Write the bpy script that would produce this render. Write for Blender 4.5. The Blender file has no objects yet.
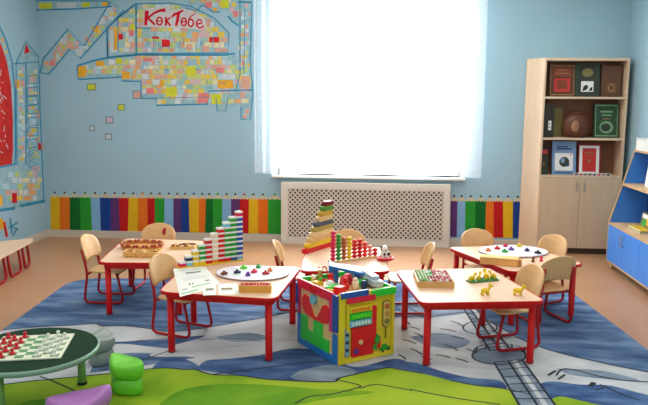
import bpy, bmesh, math, random
from mathutils import Vector, Matrix
PI = math.pi
R = math.radians
random.seed(7)
scene = bpy.context.scene
COL = scene.collection

# ------------------------------------------------------------------ camera
F = 700.0
HC = 1.6
PITCH = math.atan(101.2 / F)
ROLL = R(.45)
YAW = R(4.5)
fw = Vector((-math.sin(YAW) * math.cos(PITCH), math.cos(YAW) * math.cos(PITCH), -math.sin(PITCH)))
r0 = Vector((math.cos(YAW), math.sin(YAW), 0))
u0 = r0.cross(fw)
CR = r0 * math.cos(ROLL) + u0 * math.sin(ROLL)
CU = u0 * math.cos(ROLL) - r0 * math.sin(ROLL)
CC = Vector((0, 0, HC))
cam = bpy.data.objects.new('camera', bpy.data.cameras.new('camera'))
COL.objects.link(cam)
cam.matrix_world = Matrix(((CR.x, CU.x, -fw.x, 0), (CR.y, CU.y, -fw.y, 0), (CR.z, CU.z, -fw.z, HC), (0, 0, 0, 1)))
cam.data.sensor_width = 36
cam.data.lens = F * 36 / 648
cam.data.clip_start = .05
scene.camera = cam

def ray(x, y): return fw + CR * ((x - 324) / F) - CU * ((y - 202.5) / F)
def onz(x, y, z=0):           # point of a horizontal surface
    d = ray(x, y); return CC + d * ((z - HC) / d.z)
def ony(x, y, yy):            # point of the back wall plane
    d = ray(x, y); return CC + d * (yy / d.y)
def onx(x, y, xx):            # point of a side wall plane
    d = ray(x, y); return CC + d * (xx / d.x)

# ------------------------------------------------------------------ materials
def lin(c):
    c = c / 255.0
    return c / 12.92 if c <= .04045 else ((c + .055) / 1.055) ** 2.4
MATS = {}
def M(name, rgb, rough=.5, var=.06, scale=6.0, spec=.4, coat=0, metal=0, stretch=None, bump=0, alpha=None, detail=3):
    if name in MATS: return MATS[name]
    m = bpy.data.materials.new(name)
    m.use_nodes = True
    nt = m.node_tree; N = nt.nodes; L = nt.links
    b = N['Principled BSDF']
    c = [lin(v) for v in rgb]
    tc = N.new('ShaderNodeTexCoord')
    mp = N.new('ShaderNodeMapping')
    if stretch: mp.inputs['Scale'].default_value = stretch
    nz = N.new('ShaderNodeTexNoise'); nz.inputs['Scale'].default_value = scale; nz.inputs['Detail'].default_value = detail
    rp = N.new('ShaderNodeValToRGB')
    rp.color_ramp.elements[0].position = .3; rp.color_ramp.elements[1].position = .7
    rp.color_ramp.elements[0].color = [v * (1 - var) for v in c] + [1]
    rp.color_ramp.elements[1].color = [min(1, v * (1 + var)) for v in c] + [1]
    L.new(tc.outputs['Object'], mp.inputs['Vector']); L.new(mp.outputs['Vector'], nz.inputs['Vector'])
    L.new(nz.outputs['Fac'], rp.inputs['Fac']); L.new(rp.outputs['Color'], b.inputs['Base Color'])
    b.inputs['Roughness'].default_value = rough
    b.inputs['Specular IOR Level'].default_value = spec
    b.inputs['Coat Weight'].default_value = coat
    b.inputs['Metallic'].default_value = metal
    if bump:
        bp = N.new('ShaderNodeBump'); bp.inputs['Strength'].default_value = bump; bp.inputs['Distance'].default_value = .01
        L.new(nz.outputs['Fac'], bp.inputs['Height']); L.new(bp.outputs['Normal'], b.inputs['Normal'])
    MATS[name] = m
    return m
def M3(name, a, b_, c, scale=6, rough=.9, stretch=None, detail=5):   # three-tone painterly
    m = M(name, b_, rough, .1, scale, .1, stretch=stretch, detail=detail)
    rp = [n for n in m.node_tree.nodes if n.type == 'VALTORGB'][0].color_ramp
    while len(rp.elements) < 3: rp.elements.new(.5)
    for e, p, col in zip(rp.elements, (.32, .5, .68), (a, b_, c)):
        e.position = p; e.color = [lin(v) for v in col] + [1]
    return m

# ------------------------------------------------------------------ mesh builder
def fillet(pts, r, n=5, closed=False):
    P = [Vector(p) for p in pts]; out = []
    k = len(P)
    for i in range(k):
        if not closed and i in (0, k - 1): out.append(P[i]); continue
        a, b, c = P[i - 1], P[i], P[(i + 1) % k]
        u = (a - b); v = (c - b)
        d = min(r, u.length * .48, v.length * .48)
        p0 = b + u.normalized() * d; p1 = b + v.normalized() * d
        for j in range(n + 1):
            t = j / n
            out.append(p0 * (1 - t) ** 2 + b * 2 * t * (1 - t) + p1 * t * t)
    return out
def circle(cx, cy, rx, ry=None, n=24, a0=0, a1=2 * PI):
    ry = rx if ry is None else ry
    full = abs(a1 - a0 - 2 * PI) < 1e-6
    return [(cx + rx * math.cos(a0 + (a1 - a0) * i / (n if full else n - 1)), cy + ry * math.sin(a0 + (a1 - a0) * i / (n if full else n - 1))) for i in range(n)]
def stroke(pts, w):           # 2D polyline -> quads
    P = [Vector(p[:2]) for p in pts]; L_, R_ = [], []
    for i, p in enumerate(P):
        d = (P[min(i + 1, len(P) - 1)] - P[max(i - 1, 0)])
        if d.length < 1e-9: d = Vector((1, 0))
        d.normalize(); n = Vector((-d.y, d.x)) * (w[i] if isinstance(w, (list, tuple)) else w) / 2
        L_.append(p + n); R_.append(p - n)
    return [[L_[i], L_[i + 1], R_[i + 1], R_[i]] for i in range(len(P) - 1)]

class MB:
    def __init__(s): s.v = []; s.f = []; s.mi = []; s.sm = []
    def add(s, vs, fs, m=0, sm=False):
        o = len(s.v); s.v += [tuple(v) for v in vs]
        for f in fs: s.f.append([o + i for i in f]); s.mi.append(m); s.sm.append(sm)
        return s
    def box(s, c, d, rz=0, m=0, rx=0, ry=0):
        mt = Matrix.Rotation(rz, 3, 'Z') @ Matrix.Rotation(ry, 3, 'Y') @ Matrix.Rotation(rx, 3, 'X')
        vs = [Vector(c) + mt @ Vector((x * d[0] / 2, y * d[1] / 2, z * d[2] / 2)) for x in (-1, 1) for y in (-1, 1) for z in (-1, 1)]
        return s.add(vs, [(0, 1, 3, 2), (4, 6, 7, 5), (0, 4, 5, 1), (2, 3, 7, 6), (0, 2, 6, 4), (1, 5, 7, 3)], m)
    def bb(s, x0, x1, y0, y1, z0, z1, m=0): return s.box(((x0 + x1) / 2, (y0 + y1) / 2, (z0 + z1) / 2), (x1 - x0, y1 - y0, z1 - z0), m=m)
    def prism(s, poly, z0, z1, m=0, mp=None, sm=False):
        n = len(poly); mp = mp or (lambda a, b, c: (a, b, c))
        vs = [mp(p[0], p[1], z0) for p in poly] + [mp(p[0], p[1], z1) for p in poly]
        s.add(vs, [list(range(n))[::-1], [n + i for i in range(n)]], m)
        return s.add(vs, [(i, (i + 1) % n, n + (i + 1) % n, n + i) for i in range(n)], m, sm)
    def ring(s, out, inn, z0, z1, m=0, mp=None):
        n = len(out); mp = mp or (lambda a, b, c: (a, b, c))
        vs = [mp(*p[:2], z) for z in (z0, z1) for p in out] + [mp(*p[:2], z) for z in (z0, z1) for p in inn]
        fs = []
        for i in range(n):
            j = (i + 1) % n
            fs += [(i, j, n + j, n + i), (2 * n + j, 2 * n + i, 3 * n + i, 3 * n + j), (n + i, n + j, 3 * n + j, 3 * n + i), (j, i, 2 * n + i, 2 * n + j)]
        return s.add(vs, fs, m)
    def tube(s, pts, r, n=8, m=0, closed=False):
        P = [Vector(p) for p in pts]; k = len(P); vs = []; up = None
        for i in range(k):
            d = (P[(i + 1) % k] - P[i - 1]) if closed else (P[min(i + 1, k - 1)] - P[max(i - 1, 0)])
            d.normalize()
            if up is None: up = d.orthogonal().normalized()
            up = (up - d * up.dot(d)); up.normalize(); w = d.cross(up)
            rr = r[i] if isinstance(r, (list, tuple)) else r
            vs += [P[i] + (up * math.cos(2 * PI * j / n) + w * math.sin(2 * PI * j / n)) * rr for j in range(n)]
        fs = [(i * n + j, i * n + (j + 1) % n, ((i + 1) % k) * n + (j + 1) % n, ((i + 1) % k) * n + j) for i in range(k if closed else k - 1) for j in range(n)]
        s.add(vs, fs, m, True)
        if not closed: s.add(vs[:n] + vs[-n:], [list(range(n))[::-1], [n + j for j in range(n)]], m)
        return s
    def lathe(s, prof, n=20, c=(0, 0, 0), m=0, sm=True):
        vs = [(c[0] + r * math.cos(2 * PI * j / n), c[1] + r * math.sin(2 * PI * j / n), c[2] + z) for r, z in prof for j in range(n)]
        k = len(prof)
        s.add(vs, [(i * n + j, i * n + (j + 1) % n, (i + 1) * n + (j + 1) % n, (i + 1) * n + j) for i in range(k - 1) for j in range(n)], m, sm)
        return s.add(vs[:n] + vs[-n:], [list(range(n))[::-1], [n + j for j in range(n)]], m)
    def ball(s, c, r, n=10, m=0):
        r = r if isinstance(r, (tuple, list)) else (r, r, r); k = n // 2 + 1; vs = []; fs = []
        for i in range(k + 1):
            t = PI * i / k
            for j in range(n): vs.append((c[0] + r[0] * math.sin(t) * math.cos(2 * PI * j / n), c[1] + r[1] * math.sin(t) * math.sin(2 * PI * j / n), c[2] - r[2] * math.cos(t)))
        for i in range(k):
            for j in range(n): fs.append((i * n + j, i * n + (j + 1) % n, (i + 1) * n + (j + 1) % n, (i + 1) * n + j))
        return s.add(vs, fs, m, True)
    def flat(s, poly, fn, m=0):   # polygon mapped onto a surface
        return s.add([fn(p[0], p[1]) for p in poly], [list(range(len(poly)))], m)
    def build(s, name, mats, parent=None, loc=(0, 0, 0), rz=0, bev=0, solid=0, sub=0):
        me = bpy.data.meshes.new(name)
        me.from_pydata(s.v, [], s.f)
        for p, i, q in zip(me.polygons, s.mi, s.sm): p.material_index = i; p.use_smooth = q
        for m in (mats if isinstance(mats, (list, tuple)) else [mats]): me.materials.append(m)
        bm = bmesh.new(); bm.from_mesh(me); bmesh.ops.remove_doubles(bm, verts=bm.verts, dist=1e-6)
        bmesh.ops.dissolve_degenerate(bm, edges=bm.edges, dist=1e-7); bm.to_mesh(me); bm.free(); me.update()
        o = bpy.data.objects.new(name, me); COL.objects.link(o)
        o.location = loc; o.rotation_euler = (0, 0, rz)
        if parent: o.parent = parent
        if solid:
            md = o.modifiers.new('solid', 'SOLIDIFY'); md.thickness = solid; md.offset = 0
        if sub:
            md = o.modifiers.new('sub', 'SUBSURF'); md.levels = md.render_levels = sub
        if bev:
            md = o.modifiers.new('bevel', 'BEVEL'); md.width = bev; md.segments = 2; md.limit_method = 'ANGLE'
        return o
def tag(o, label=None, cat=None, group=None, kind=None):
    if label: o['label'] = label
    if cat: o['category'] = cat
    if group: o['group'] = group
    if kind: o['kind'] = kind
    return o
def thing(name, label, cat, loc=(0, 0, 0), rz=0, group=None):
    o = bpy.data.objects.new(name, None); COL.objects.link(o); o.empty_display_size = .1
    o.location = loc; o.rotation_euler = (0, 0, rz)
    return tag(o, label, cat, group)
def dup(root, loc, rz, label=None, group=None):
    def cp(o, par):
        c = o.copy(); COL.objects.link(c)
        if par: c.parent = par
        for ch in list(o.children): cp(ch, c)
        return c
    kids = list(root.children)
    r = root.copy(); COL.objects.link(r)
    for ch in kids: cp(ch, r)
    r.location = loc; r.rotation_euler = (0, 0, rz)
    if label: r['label'] = label
    if group: r['group'] = group
    return r
def st(o, label=None): o['kind'] = 'structure'; return tag(o, label)

# palette
RED = M('red_paint', (206, 12, 18), .42, .08, 5, .3)
DRED = M('dark_red_tube', (172, 14, 24), .4, .08, 5, .35)
CREAM = M('cream_laminate', (230, 194, 164), .42, .025, 3, .25)
PLY = M('birch_plywood', (226, 182, 126), .45, .07, 9, .4, stretch=(1, 6, 1))
WOOD = M('light_wood', (214, 166, 104), .5, .08, 9, .3, stretch=(1, 5, 1))
WHITE = M('white_paint', (238, 236, 232), .5, .02, 5, .3)
PAPER = M('paper', (236, 238, 232), .8, .02, 6, .1)
def C(name, rgb, rough=.4): return M(name, rgb, rough, .06, 12, .4)
cRED = C('toy_red', (214, 24, 28)); cGRN = C('toy_green', (40, 160, 50)); cYEL = C('toy_yellow', (236, 200, 40)); cBLU = C('toy_blue', (36, 84, 170))
cLBL = C('toy_light_blue', (120, 190, 220)); cORG = C('toy_orange', (236, 130, 40)); cPNK = C('toy_crimson', (222, 30, 84)); cPUR = C('toy_purple', (110, 60, 150))
cWHT = C('toy_white', (240, 238, 232)); cBLK = C('toy_black', (30, 30, 34)); cLIM = C('toy_lime', (110, 215, 40)); cNAT = C('toy_natural', (224, 184, 120)); cGRY = C('toy_grey', (150, 155, 160))
cNAV = C('toy_navy', (28, 52, 96)); cBRN = C('toy_brown', (120, 52, 30)); cCRM = C('toy_cream', (240, 214, 180))

# ------------------------------------------------------------------ setting
XL, XR, YB, YF, ZC = -3.87, 2.61, 7.8, -1.6, 3.0
WALL = M('wall_paint', (160, 194, 209), .75, .02, 1.2, .15)
WX0, WX1, WZ0, WZ1 = -1.17, .915, .775, 2.85
b = MB(); b.bb(XL - .1, XR + .1, YF - .1, YB + .5, -.1, 0)
st(b.build('floor', M('linoleum', (184, 138, 102), .38, .05, 1.6, .4)))
b = MB(); b.bb(XL - .1, XR + .1, YF - .1, YB + .5, ZC, ZC + .1)
st(b.build('ceiling', M('ceiling_paint', (236, 236, 232), .8, .02)))
b = MB(); b.bb(XL, WX0, YB, YB + .4, 0, ZC); b.bb(WX1, XR, YB, YB + .4, 0, ZC); b.bb(WX0, WX1, YB, YB + .4, 0, WZ0); b.bb(WX0, WX1, YB, YB + .4, WZ1, ZC)
st(b.build('wall_back', WALL))
b = MB(); b.bb(XL - .1, XL, YF, YB + .4, 0, ZC); st(b.build('wall_left', WALL))
b = MB(); b.bb(XR, XR + .1, YF, YB + .4, 0, ZC); st(b.build('wall_right', WALL))
b = MB(); b.bb(XL, XR, YF - .1, YF, 0, ZC); st(b.build('wall_front', WALL))
SKIRT = M('skirting', (204, 194, 180), .45, .03, 4, .4)
b = MB(); b.bb(XL, -1.095, YB - .014, YB, 0, .088); b.bb(.795, XR, YB - .014, YB, 0, .088)
st(b.build('baseboard_back', SKIRT, bev=.003))
b = MB(); b.bb(XL, XL + .014, YF, YB - .014, 0, .088); st(b.build('baseboard_left', SKIRT, bev=.003))
b = MB(); b.bb(XR - .014, XR, YF, YB - .014, 0, .088); st(b.build('baseboard_right', SKIRT, bev=.003))
# window
b = MB()
for x in (WX0, -.16, WX1): b.bb(x - .03 if x > WX0 else x, x + .03 if x < WX1 else x, YB + .2, YB + .26, WZ0, WZ1)
for z in (WZ0, WZ1): b.bb(WX0, WX1, YB + .2, YB + .26, z if z == WZ0 else z - .06, z + .06 if z == WZ0 else z)
w = st(b.build('window_1', WHITE), 'tall white framed window behind the sheer curtain')
glass = bpy.data.materials.new('window_glass'); glass.use_nodes = True
nt = glass.node_tree; nt.nodes.clear()
o_ = nt.nodes.new('ShaderNodeOutputMaterial'); mx = nt.nodes.new('ShaderNodeMixShader'); tr = nt.nodes.new('ShaderNodeBsdfTransparent'); gl = nt.nodes.new('ShaderNodeBsdfGlossy')
gl.inputs['Roughness'].default_value = .02; mx.inputs[0].default_value = .06
nt.links.new(tr.outputs[0], mx.inputs[1]); nt.links.new(gl.outputs[0], mx.inputs[2]); nt.links.new(mx.outputs[0], o_.inputs[0])
b = MB(); b.bb(WX0 + .03, WX1 - .03, YB + .225, YB + .23, WZ0 + .06, WZ1 - .06); b.build('window_pane', glass, w)
b = MB(); b.bb(WX0 - .03, WX1 + .03, YB - .07, YB + .2, WZ0 - .025, WZ0); b.build('window_sill', WHITE, w, bev=.004)
# sheer curtain
sheer = bpy.data.materials.new('sheer_voile'); sheer.use_nodes = True
nt = sheer.node_tree; N = nt.nodes; N.clear()
o_ = N.new('ShaderNodeOutputMaterial'); m1 = N.new('ShaderNodeMixShader'); m2 = N.new('ShaderNodeMixShader')
tr = N.new('ShaderNodeBsdfTransparent'); tl = N.new('ShaderNodeBsdfTranslucent'); df = N.new('ShaderNodeBsdfDiffuse')
tc = N.new('ShaderNodeTexCoord'); wv = N.new('ShaderNodeTexNoise'); wv.inputs['Scale'].default_value = 30
mr = N.new('ShaderNodeMapRange'); mr.inputs['To Min'].default_value = .27; mr.inputs['To Max'].default_value = .36
nt.links.new(tc.outputs['Object'], wv.inputs['Vector']); nt.links.new(wv.outputs['Fac'], mr.inputs['Value'])
tl.inputs['Color'].default_value = (.95, .95, .97, 1); df.inputs['Color'].default_value = (.93, .94, .97, 1)
m2.inputs[0].default_value = .55
nt.links.new(tl.outputs[0], m2.inputs[1]); nt.links.new(df.outputs[0], m2.inputs[2])
nt.links.new(mr.outputs[0], m1.inputs[0]); nt.links.new(tr.outputs[0], m1.inputs[1]); nt.links.new(m2.outputs[0], m1.inputs[2]); nt.links.new(m1.outputs[0], o_.inputs[0])
cur = thing('sheer_curtain', 'white sheer voile curtain hanging over the bright window', 'curtain', (-.14, 7.66, .80))
b = MB(); n = 240; vs = []
for i in range(n + 1):
    x = -1.24 + 2.48 * i / n
    e = max(0, (abs(x) - .95) / .29)
    y = (.012 + .022 * e) * math.sin(x * (34 + 8 * math.sin(x * 3)))
    for z in (0.008 * math.sin(x * 9), 1.0, 2.06): vs.append((x * (1 - .03 * (1 if z < .5 else 0) * 0), y * (1 if z < 1.5 else .7), z))
b.add(vs, [(i * 3 + k, (i + 1) * 3 + k, (i + 1) * 3 + k + 1, i * 3 + k + 1) for i in range(n) for k in range(2)], 0, True)
b.build('voile_panel', sheer, cur)
b = MB(); b.tube([(-1.4, 0, 2.08), (1.4, 0, 2.08)], .014); b.box((-1.2, .06, 2.08), (.02, .15, .02)); b.box((1.2, .06, 2.08), (.02, .15, .02)); b.build('curtain_rod', WHITE, cur)

# radiator cover
rad = thing('radiator_cover', 'cream perforated lattice radiator cover below the window', 'radiator cover', (-.15, 7.72, 0))
IVO = M('ivory_paint', (220, 212, 200), .45, .02, 4, .3)
w2, h2 = .938, .705
b = MB(); fr = .075
b.bb(-w2, w2, -.012, .012, 0, fr); b.bb(-w2, w2, -.012, .012, h2 - fr, h2); b.bb(-w2, -w2 + fr, -.012, .012, fr, h2 - fr); b.bb(w2 - fr, w2, -.012, .012, fr, h2 - fr)
b.build('frame', IVO, rad, bev=.003)
b = MB(); b.bb(-w2, w2, .012, .078, h2 - .02, h2); b.bb(-w2, -w2 + .02, .012, .078, 0, h2 - .02); b.bb(w2 - .02, w2, .012, .078, 0, h2 - .02); b.build('side_return', IVO, rad)
b = MB(); x0, x1, z0, z1 = -w2 + fr - .005, w2 - fr + .005, fr - .005, h2 - fr + .005
def seg(a, c, y):
    d = Vector((c[0] - a[0], c[1] - a[1])); d.normalize(); nn = Vector((-d.y, d.x)) * .0075
    q = [(a[0] + nn.x, y, a[1] + nn.y), (c[0] + nn.x, y, c[1] + nn.y), (c[0] - nn.x, y, c[1] - nn.y), (a[0] - nn.x, y, a[1] - nn.y)]
    b.add(q + [(p[0], y + .004, p[2]) for p in q], [(3, 2, 1, 0), (4, 5, 6, 7), (0, 1, 5, 4), (1, 2, 6, 5), (2, 3, 7, 6), (3, 0, 4, 7)])
p = .054; k = x0 - (z1 - z0)
while k < x1:
    for sg in (1, -1):
        pts = []
        for (x, z) in ((k, z0), (k + (z1 - z0), z1)): pts.append([x, z])
        a, c = pts
        if a[0] < x0: a[1] += x0 - a[0]; a[0] = x0
        if c[0] > x1: c[1] -= c[0] - x1; c[0] = x1
        if c[0] - a[0] > .01:
            if sg == 1: seg(a, c, -.004)
            else: seg((-a[0], a[1]), (-c[0], c[1]), 0)
    k += p
b.build('lattice_panel', IVO, rad)
b = MB(); b.bb(-w2 + .03, w2 - .03, .062, .074, .03, h2 - .03); b.build('shade_backing', M('radiator_shade', (92, 84, 78), .7, .1, 20), rad)  # added dark sheet, its colour stands in for shade behind the lattice

# ------------------------------------------------------------------ painted pencils
def pencils(name, label, spec):
    t = thing(name, label, 'wall border', (0, 7.8, 0))
    cm = {'y': (222, 176, 26), 'o': (224, 112, 28), 'd': (12, 104, 40), 'g': (40, 150, 46), 'l': (128, 176, 214), 'n': (24, 62, 140), 'p': (92, 54, 112), 'r': (188, 24, 26)}
    for i, (x0, x1, x0b, x1b, c) in enumerate(spec):
        f = (x0 - 50) / 470
        zt = .478 + .05 * f; zb = .083 + .03 * f
        a, bb_ = ony(x0, 200, 7.8).x, ony(x1, 200, 7.8).x
        c0, c1 = ony(x0b, 230, 7.8).x, ony(x1b, 230, 7.8).x
        m = M('pencil_' + c, cm[c], .6, .05, 9, .2)
        mb = MB(); mp = lambda x, z, y: (x, y, z)
        mb.prism([(c0, zb), (c1, zb), (bb_, zt), (a, zt)], -.005, -.0005, 0, mp)
        n = 3; wdt = bb_ - a
        sc = [(a, zt)] + [(a + wdt * (k + .5 * j) / n, zt - (.012 if j else 0)) for k in range(n) for j in (0, 1)][1:] + [(bb_, zt)]
        mid = (a + bb_) / 2
        mb.prism(sc + [(mid + .012, zt + .04), (mid - .012, zt + .04)], -.0056, -.0008, 1, mp)
        mb.prism([(mid - .014, zt + .037), (mid + .014, zt + .037), (mid + .008, zt + .06), (mid - .008, zt + .06)], -.006, -.0005, 2, mp)
        tipm = m if c not in 'ly' else M('pencil_n', cm['n'], .6, .05, 9, .2)
        mb.build('pencil', [m, M('pencil_wood', (204, 196, 164), .7, .06, 15), C('pencil_point', (46, 52, 66)) if i % 3 else tipm], t)
xs = [50.4, 60, 70, 80, 91, 100, 111, 119, 129, 138, 147.5, 155, 164.7, 173.5, 181.5, 189, 199, 206, 213, 222.5, 231, 240, 249, 258, 268, 281.5]
xb = [51, 60, 70, 81, 92, 101, 111, 120, 128, 138, 148, 155, 164, 173.5, 181, 189.5, 199, 205, 213, 222, 231.5, 239, 248.5, 258, 268, 281.5]
cl = 'yodglnpryorglpnyodglpryog'
pencils('pencil_border', 'rainbow band of upright painted pencils along the wall left of the radiator cover', [(xs[i], xs[i + 1], xb[i], xb[i + 1], cl[i]) for i in range(25)])
xs = [450.5, 457.5, 465.5, 475.5, 486, 493.5, 503, 513, 522]
xb = [450.5, 457, 465, 475.5, 485.5, 494, 503.5, 513, 521]
pencils('pencil_border', 'short rainbow band of painted pencils between radiator cover and tall bookcase', [(xs[i], xs[i + 1], xb[i], xb[i + 1], 'plgdoryn'[i]) for i in range(8)])

# ------------------------------------------------------------------ wall murals
TEAL = M('mural_teal', (62, 140, 176), .8, .12, 8, .1); TEAL2 = M('mural_pale_teal', (110, 172, 196), .8, .12, 8, .1)
TILE = [M('mural_tile_%d' % i, c, .8, .1, 12, .1) for i, c in enumerate([(206, 204, 134), (216, 164, 142), (212, 176, 178), (176, 206, 214), (222, 212, 170), (226, 196, 84), (192, 206, 120), (206, 214, 216), (230, 170, 110), (156, 196, 190)])]
TRED = M('mural_red', (206, 40, 44), .8, .12, 14, .1); TYEL = M('mural_lime', (206, 210, 60), .8, .1, 12, .1); TORG = M('mural_orange', (232, 172, 54), .8, .1, 12, .1); TPNK = M('mural_pink', (224, 130, 130), .8, .1, 12, .1); TPAL = M('mural_pale', (198, 206, 208), .8, .05, 12, .1)
TGRY = M('mural_slate', (116, 138, 150), .8, .05, 12, .1); TLIL = M('mural_lilac', (206, 178, 196), .8, .05, 12, .1)
ALLM = [TEAL, TEAL2, TRED, TYEL, TORG, TPNK, TPAL] + TILE + [M('mural_ground', (152, 188, 200), .8, .14, 14, .1), M('mural_tower_red', (196, 50, 46), .8, .14, 9, .1)]
def inside(p, poly):
    x, y = p; r = False; j = len(poly) - 1
    for i in range(len(poly)):
        xi, yi = poly[i]; xj, yj = poly[j]
        if (yi > y) != (yj > y) and x < (xj - xi) * (y - yi) / (yj - yi) + xi: r = not r
        j = i
    return r
lay = [0]
def wallfn(k): return lambda x, y: ony(x, y, 7.8 - .001 - k * .0006) - Vector((0, 7.8, 0))
def leftfn(k): return lambda x, y: onx(x, y, XL + .001 + k * .0006) - Vector((XL, 0, 0))
mural = thing('wall_mural', 'colourful mosaic town mural with red lettering painted on the back wall', 'mural', (0, 7.8, 0))
def mosaic(mb, poly, cell, fn, rnd, off=7, fill=.86, skew=.12):
    xs_ = [p[0] for p in poly]; ys_ = [p[1] for p in poly]
    y = min(ys_) + cell * .3
    while y < max(ys_):
        h = cell * rnd.uniform(.75, 1.15); x = min(xs_) + rnd.uniform(0, cell)
        while x < max(xs_):
            w_ = cell * rnd.uniform(.6, 1.5)
            q = [(x, y), (x + w_ * fill, y + rnd.uniform(-skew, skew) * cell), (x + w_ * fill, y + h * fill), (x + rnd.uniform(-skew, skew) * cell, y + h * fill)]
            if all(inside(c, poly) for c in q) and rnd.random() < .9:
                mb.flat(q, fn, off + rnd.randrange(len(TILE)))
            x += w_
        y += h
rn = random.Random(3)
polyA = [(107.5, 57), (107, 28), (118, 18), (136, 4), (170, 3), (190, 6), (214, 18), (229, 33), (228, 53), (140, 54)]
polyB = [(77, 65), (110, 57), (140, 54.5), (236, 54), (238, 68), (250, 70), (252, 90), (236, 90), (236, 104), (157, 105), (156, 98), (141, 98), (141, 81), (122, 80), (122, 77), (78, 79)]
polyC = [(238, 4), (252, 2), (252, 74), (238, 74)]
polyD = [(236, 74), (252, 74), (253, 92), (250, 120), (241, 120), (241, 107), (228, 107), (226, 111), (217, 111), (214, 98), (210, 91), (236, 90)]
polyZ = [(43, 59), (68, 29), (84, 46), (110, 2), (124, 10), (80, 59), (70, 49), (49, 74), (40, 73)]
polyS = [(10, -2), (24, 5), (36, 9.5), (112, 6), (110, 1), (60, 1), (30, -2)]
polyW = [(186, 0), (194, 10), (203, 5), (212, 11), (224, 9), (232, 20), (238, 26), (238, -4), (186, -4)]
mb = MB()
for i_, pl in enumerate((polyA, polyB, polyD, polyC, polyW, polyZ, polyS)): mb.flat(pl, wallfn(.1 * i_), 17)
fn = wallfn(1)
mosaic(mb, polyA, 5.4, fn, rn, fill=.9); mosaic(mb, polyB, 5.0, wallfn(1.1), rn, fill=.9); mosaic(mb, polyC, 4.5, wallfn(1.2), rn); mosaic(mb, polyD, 5.4, wallfn(1.3), rn); mosaic(mb, polyW, 5.5, wallfn(1.4), rn, fill=.9); mosaic(mb, polyZ, 4.2, wallfn(1.5), rn)
fn = wallfn(2)
LR = [0]
def rect(x0, y0, x1, y1, m, f=None):
    LR[0] += 1
    mb.flat([(x0, y0), (x1, y0), (x1, y1), (x0, y1)], f or wallfn(2 + LR[0] % 50 * .012), m)
for q in [(117.5, 34, 123, 39.5, 2), (161.8, 39.5, 170, 47, 2), (152, 36.5, 159, 38.8, 2), (209.5, 37, 219, 42.5, 2), (143, 57.5, 152, 61.5, 5), (216, 67.5, 224, 73, 5), (218, 80, 233, 88, 4), (160, 80, 164, 86, 4), (198, 93, 208, 103, 5), (77.5, 66, 86, 77, 4), (96, 61, 104, 66, 4), (116, 58, 122, 64, 3), (122, 72, 130, 79, 4), (212, 94, 221, 104, 3), (186, 66, 196, 76, 3), (166, 87, 177, 96, 3), (147, 88, 154, 94, 5), (241, 76, 250, 88, 8), (205, 2, 212, 8, 5), (221, 0, 229, 8, 3), (213, 8, 217, 12, 4), (233, 11, 238, 17, 5), (186, 44, 192, 50, 8), (202, 46, 209, 52, 8), (242, 60, 244, 66, 5),
          (39, 3, 52, 9, 3), (57, 2.5, 76, 8, 6), (82, 2.5, 90, 7, 3), (102, 2, 108, 6, 4),
          (67, 42, 72, 48, 8), (60, 38, 66, 44, 6), (50, 60, 55, 66, 5), (56, 54, 60, 60, 6), (76, 49, 83, 56, 6), (85, 36, 90, 43, 8), (92, 26, 98, 32, 4), (99, 17, 105, 24, 6), (106, 6, 113, 13, 6),
          (133.5, 91.5, 140.5, 98, 8), (130, 24, 135, 31, 3), (129, 30, 134, 36, 5), (114, 30, 117, 50, 4), (110, 30, 113.5, 50, 6)]: rect(*q)
fn = wallfn(3)
def line(pts, w_, m=0, f=None):
    for q in stroke(pts, w_): mb.flat(q, f or fn, m)
line(polyZ + [polyZ[0]], 1.5); line([(8, 0), (24, 5.5), (36, 10), (75, 9), (112, 6.5)], 1.5); line([(30, 0), (60, .8), (108, 1)], 1.2)
line([(136, 3), (136.3, 55)], 1.8); line(polyA + [polyA[0]], 1.2); line([(107.5, 57), (107, 28), (118, 18), (134, 5)], 1.6)
line([(77, 66), (92, 61), (110, 57.3), (140, 54.8), (190, 55), (224, 55), (235, 53.5)], 1.9)
line([(77, 66), (78, 79.5), (122, 77), (122, 81), (141, 81.5), (141, 98.5), (156, 98.5), (156, 105.5), (208, 104), (209, 91), (253, 90)], 1.5)
line([(240, 0), (240, 74), (236, 90)], 1.1); line([(252, 4), (250, 60), (253, 92), (250, 120), (241, 119), (241, 107)], 1.1); line([(238, 2), (252, 2.5)], 1.8); line([(245, 8), (244, 74)], .8)
line([(186, 8), (196, 11), (203, 5), (213, 12), (220, 12)], 1.3); line([(228, 16), (232, 21), (239, 26)], 1.8); line([(136, 28), (152, 28.5)], 1); line([(118, 18), (118, 52)], 1); line([(155, 98), (209, 97)], .6); line([(216, 98), (217, 111), (226, 111), (228, 98)], .9); line([(133, 91), (141, 91), (141, 98.5), (133, 98.5), (133, 91)], .9)
for k in range(22):
    x = rn.uniform(140, 226); y = rn.uniform(36, 50); line([(x, y), (x + rn.uniform(-.5, .5), y + rn.uniform(3, 9))], .6)
for k in range(22):
    x = rn.uniform(145, 232); y = rn.uniform(60, 96); line([(x, y), (x + rn.uniform(-5, 6), y + rn.uniform(-2, 4))], .6)
mb.build('painted_mosaic', ALLM, mural)
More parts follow.
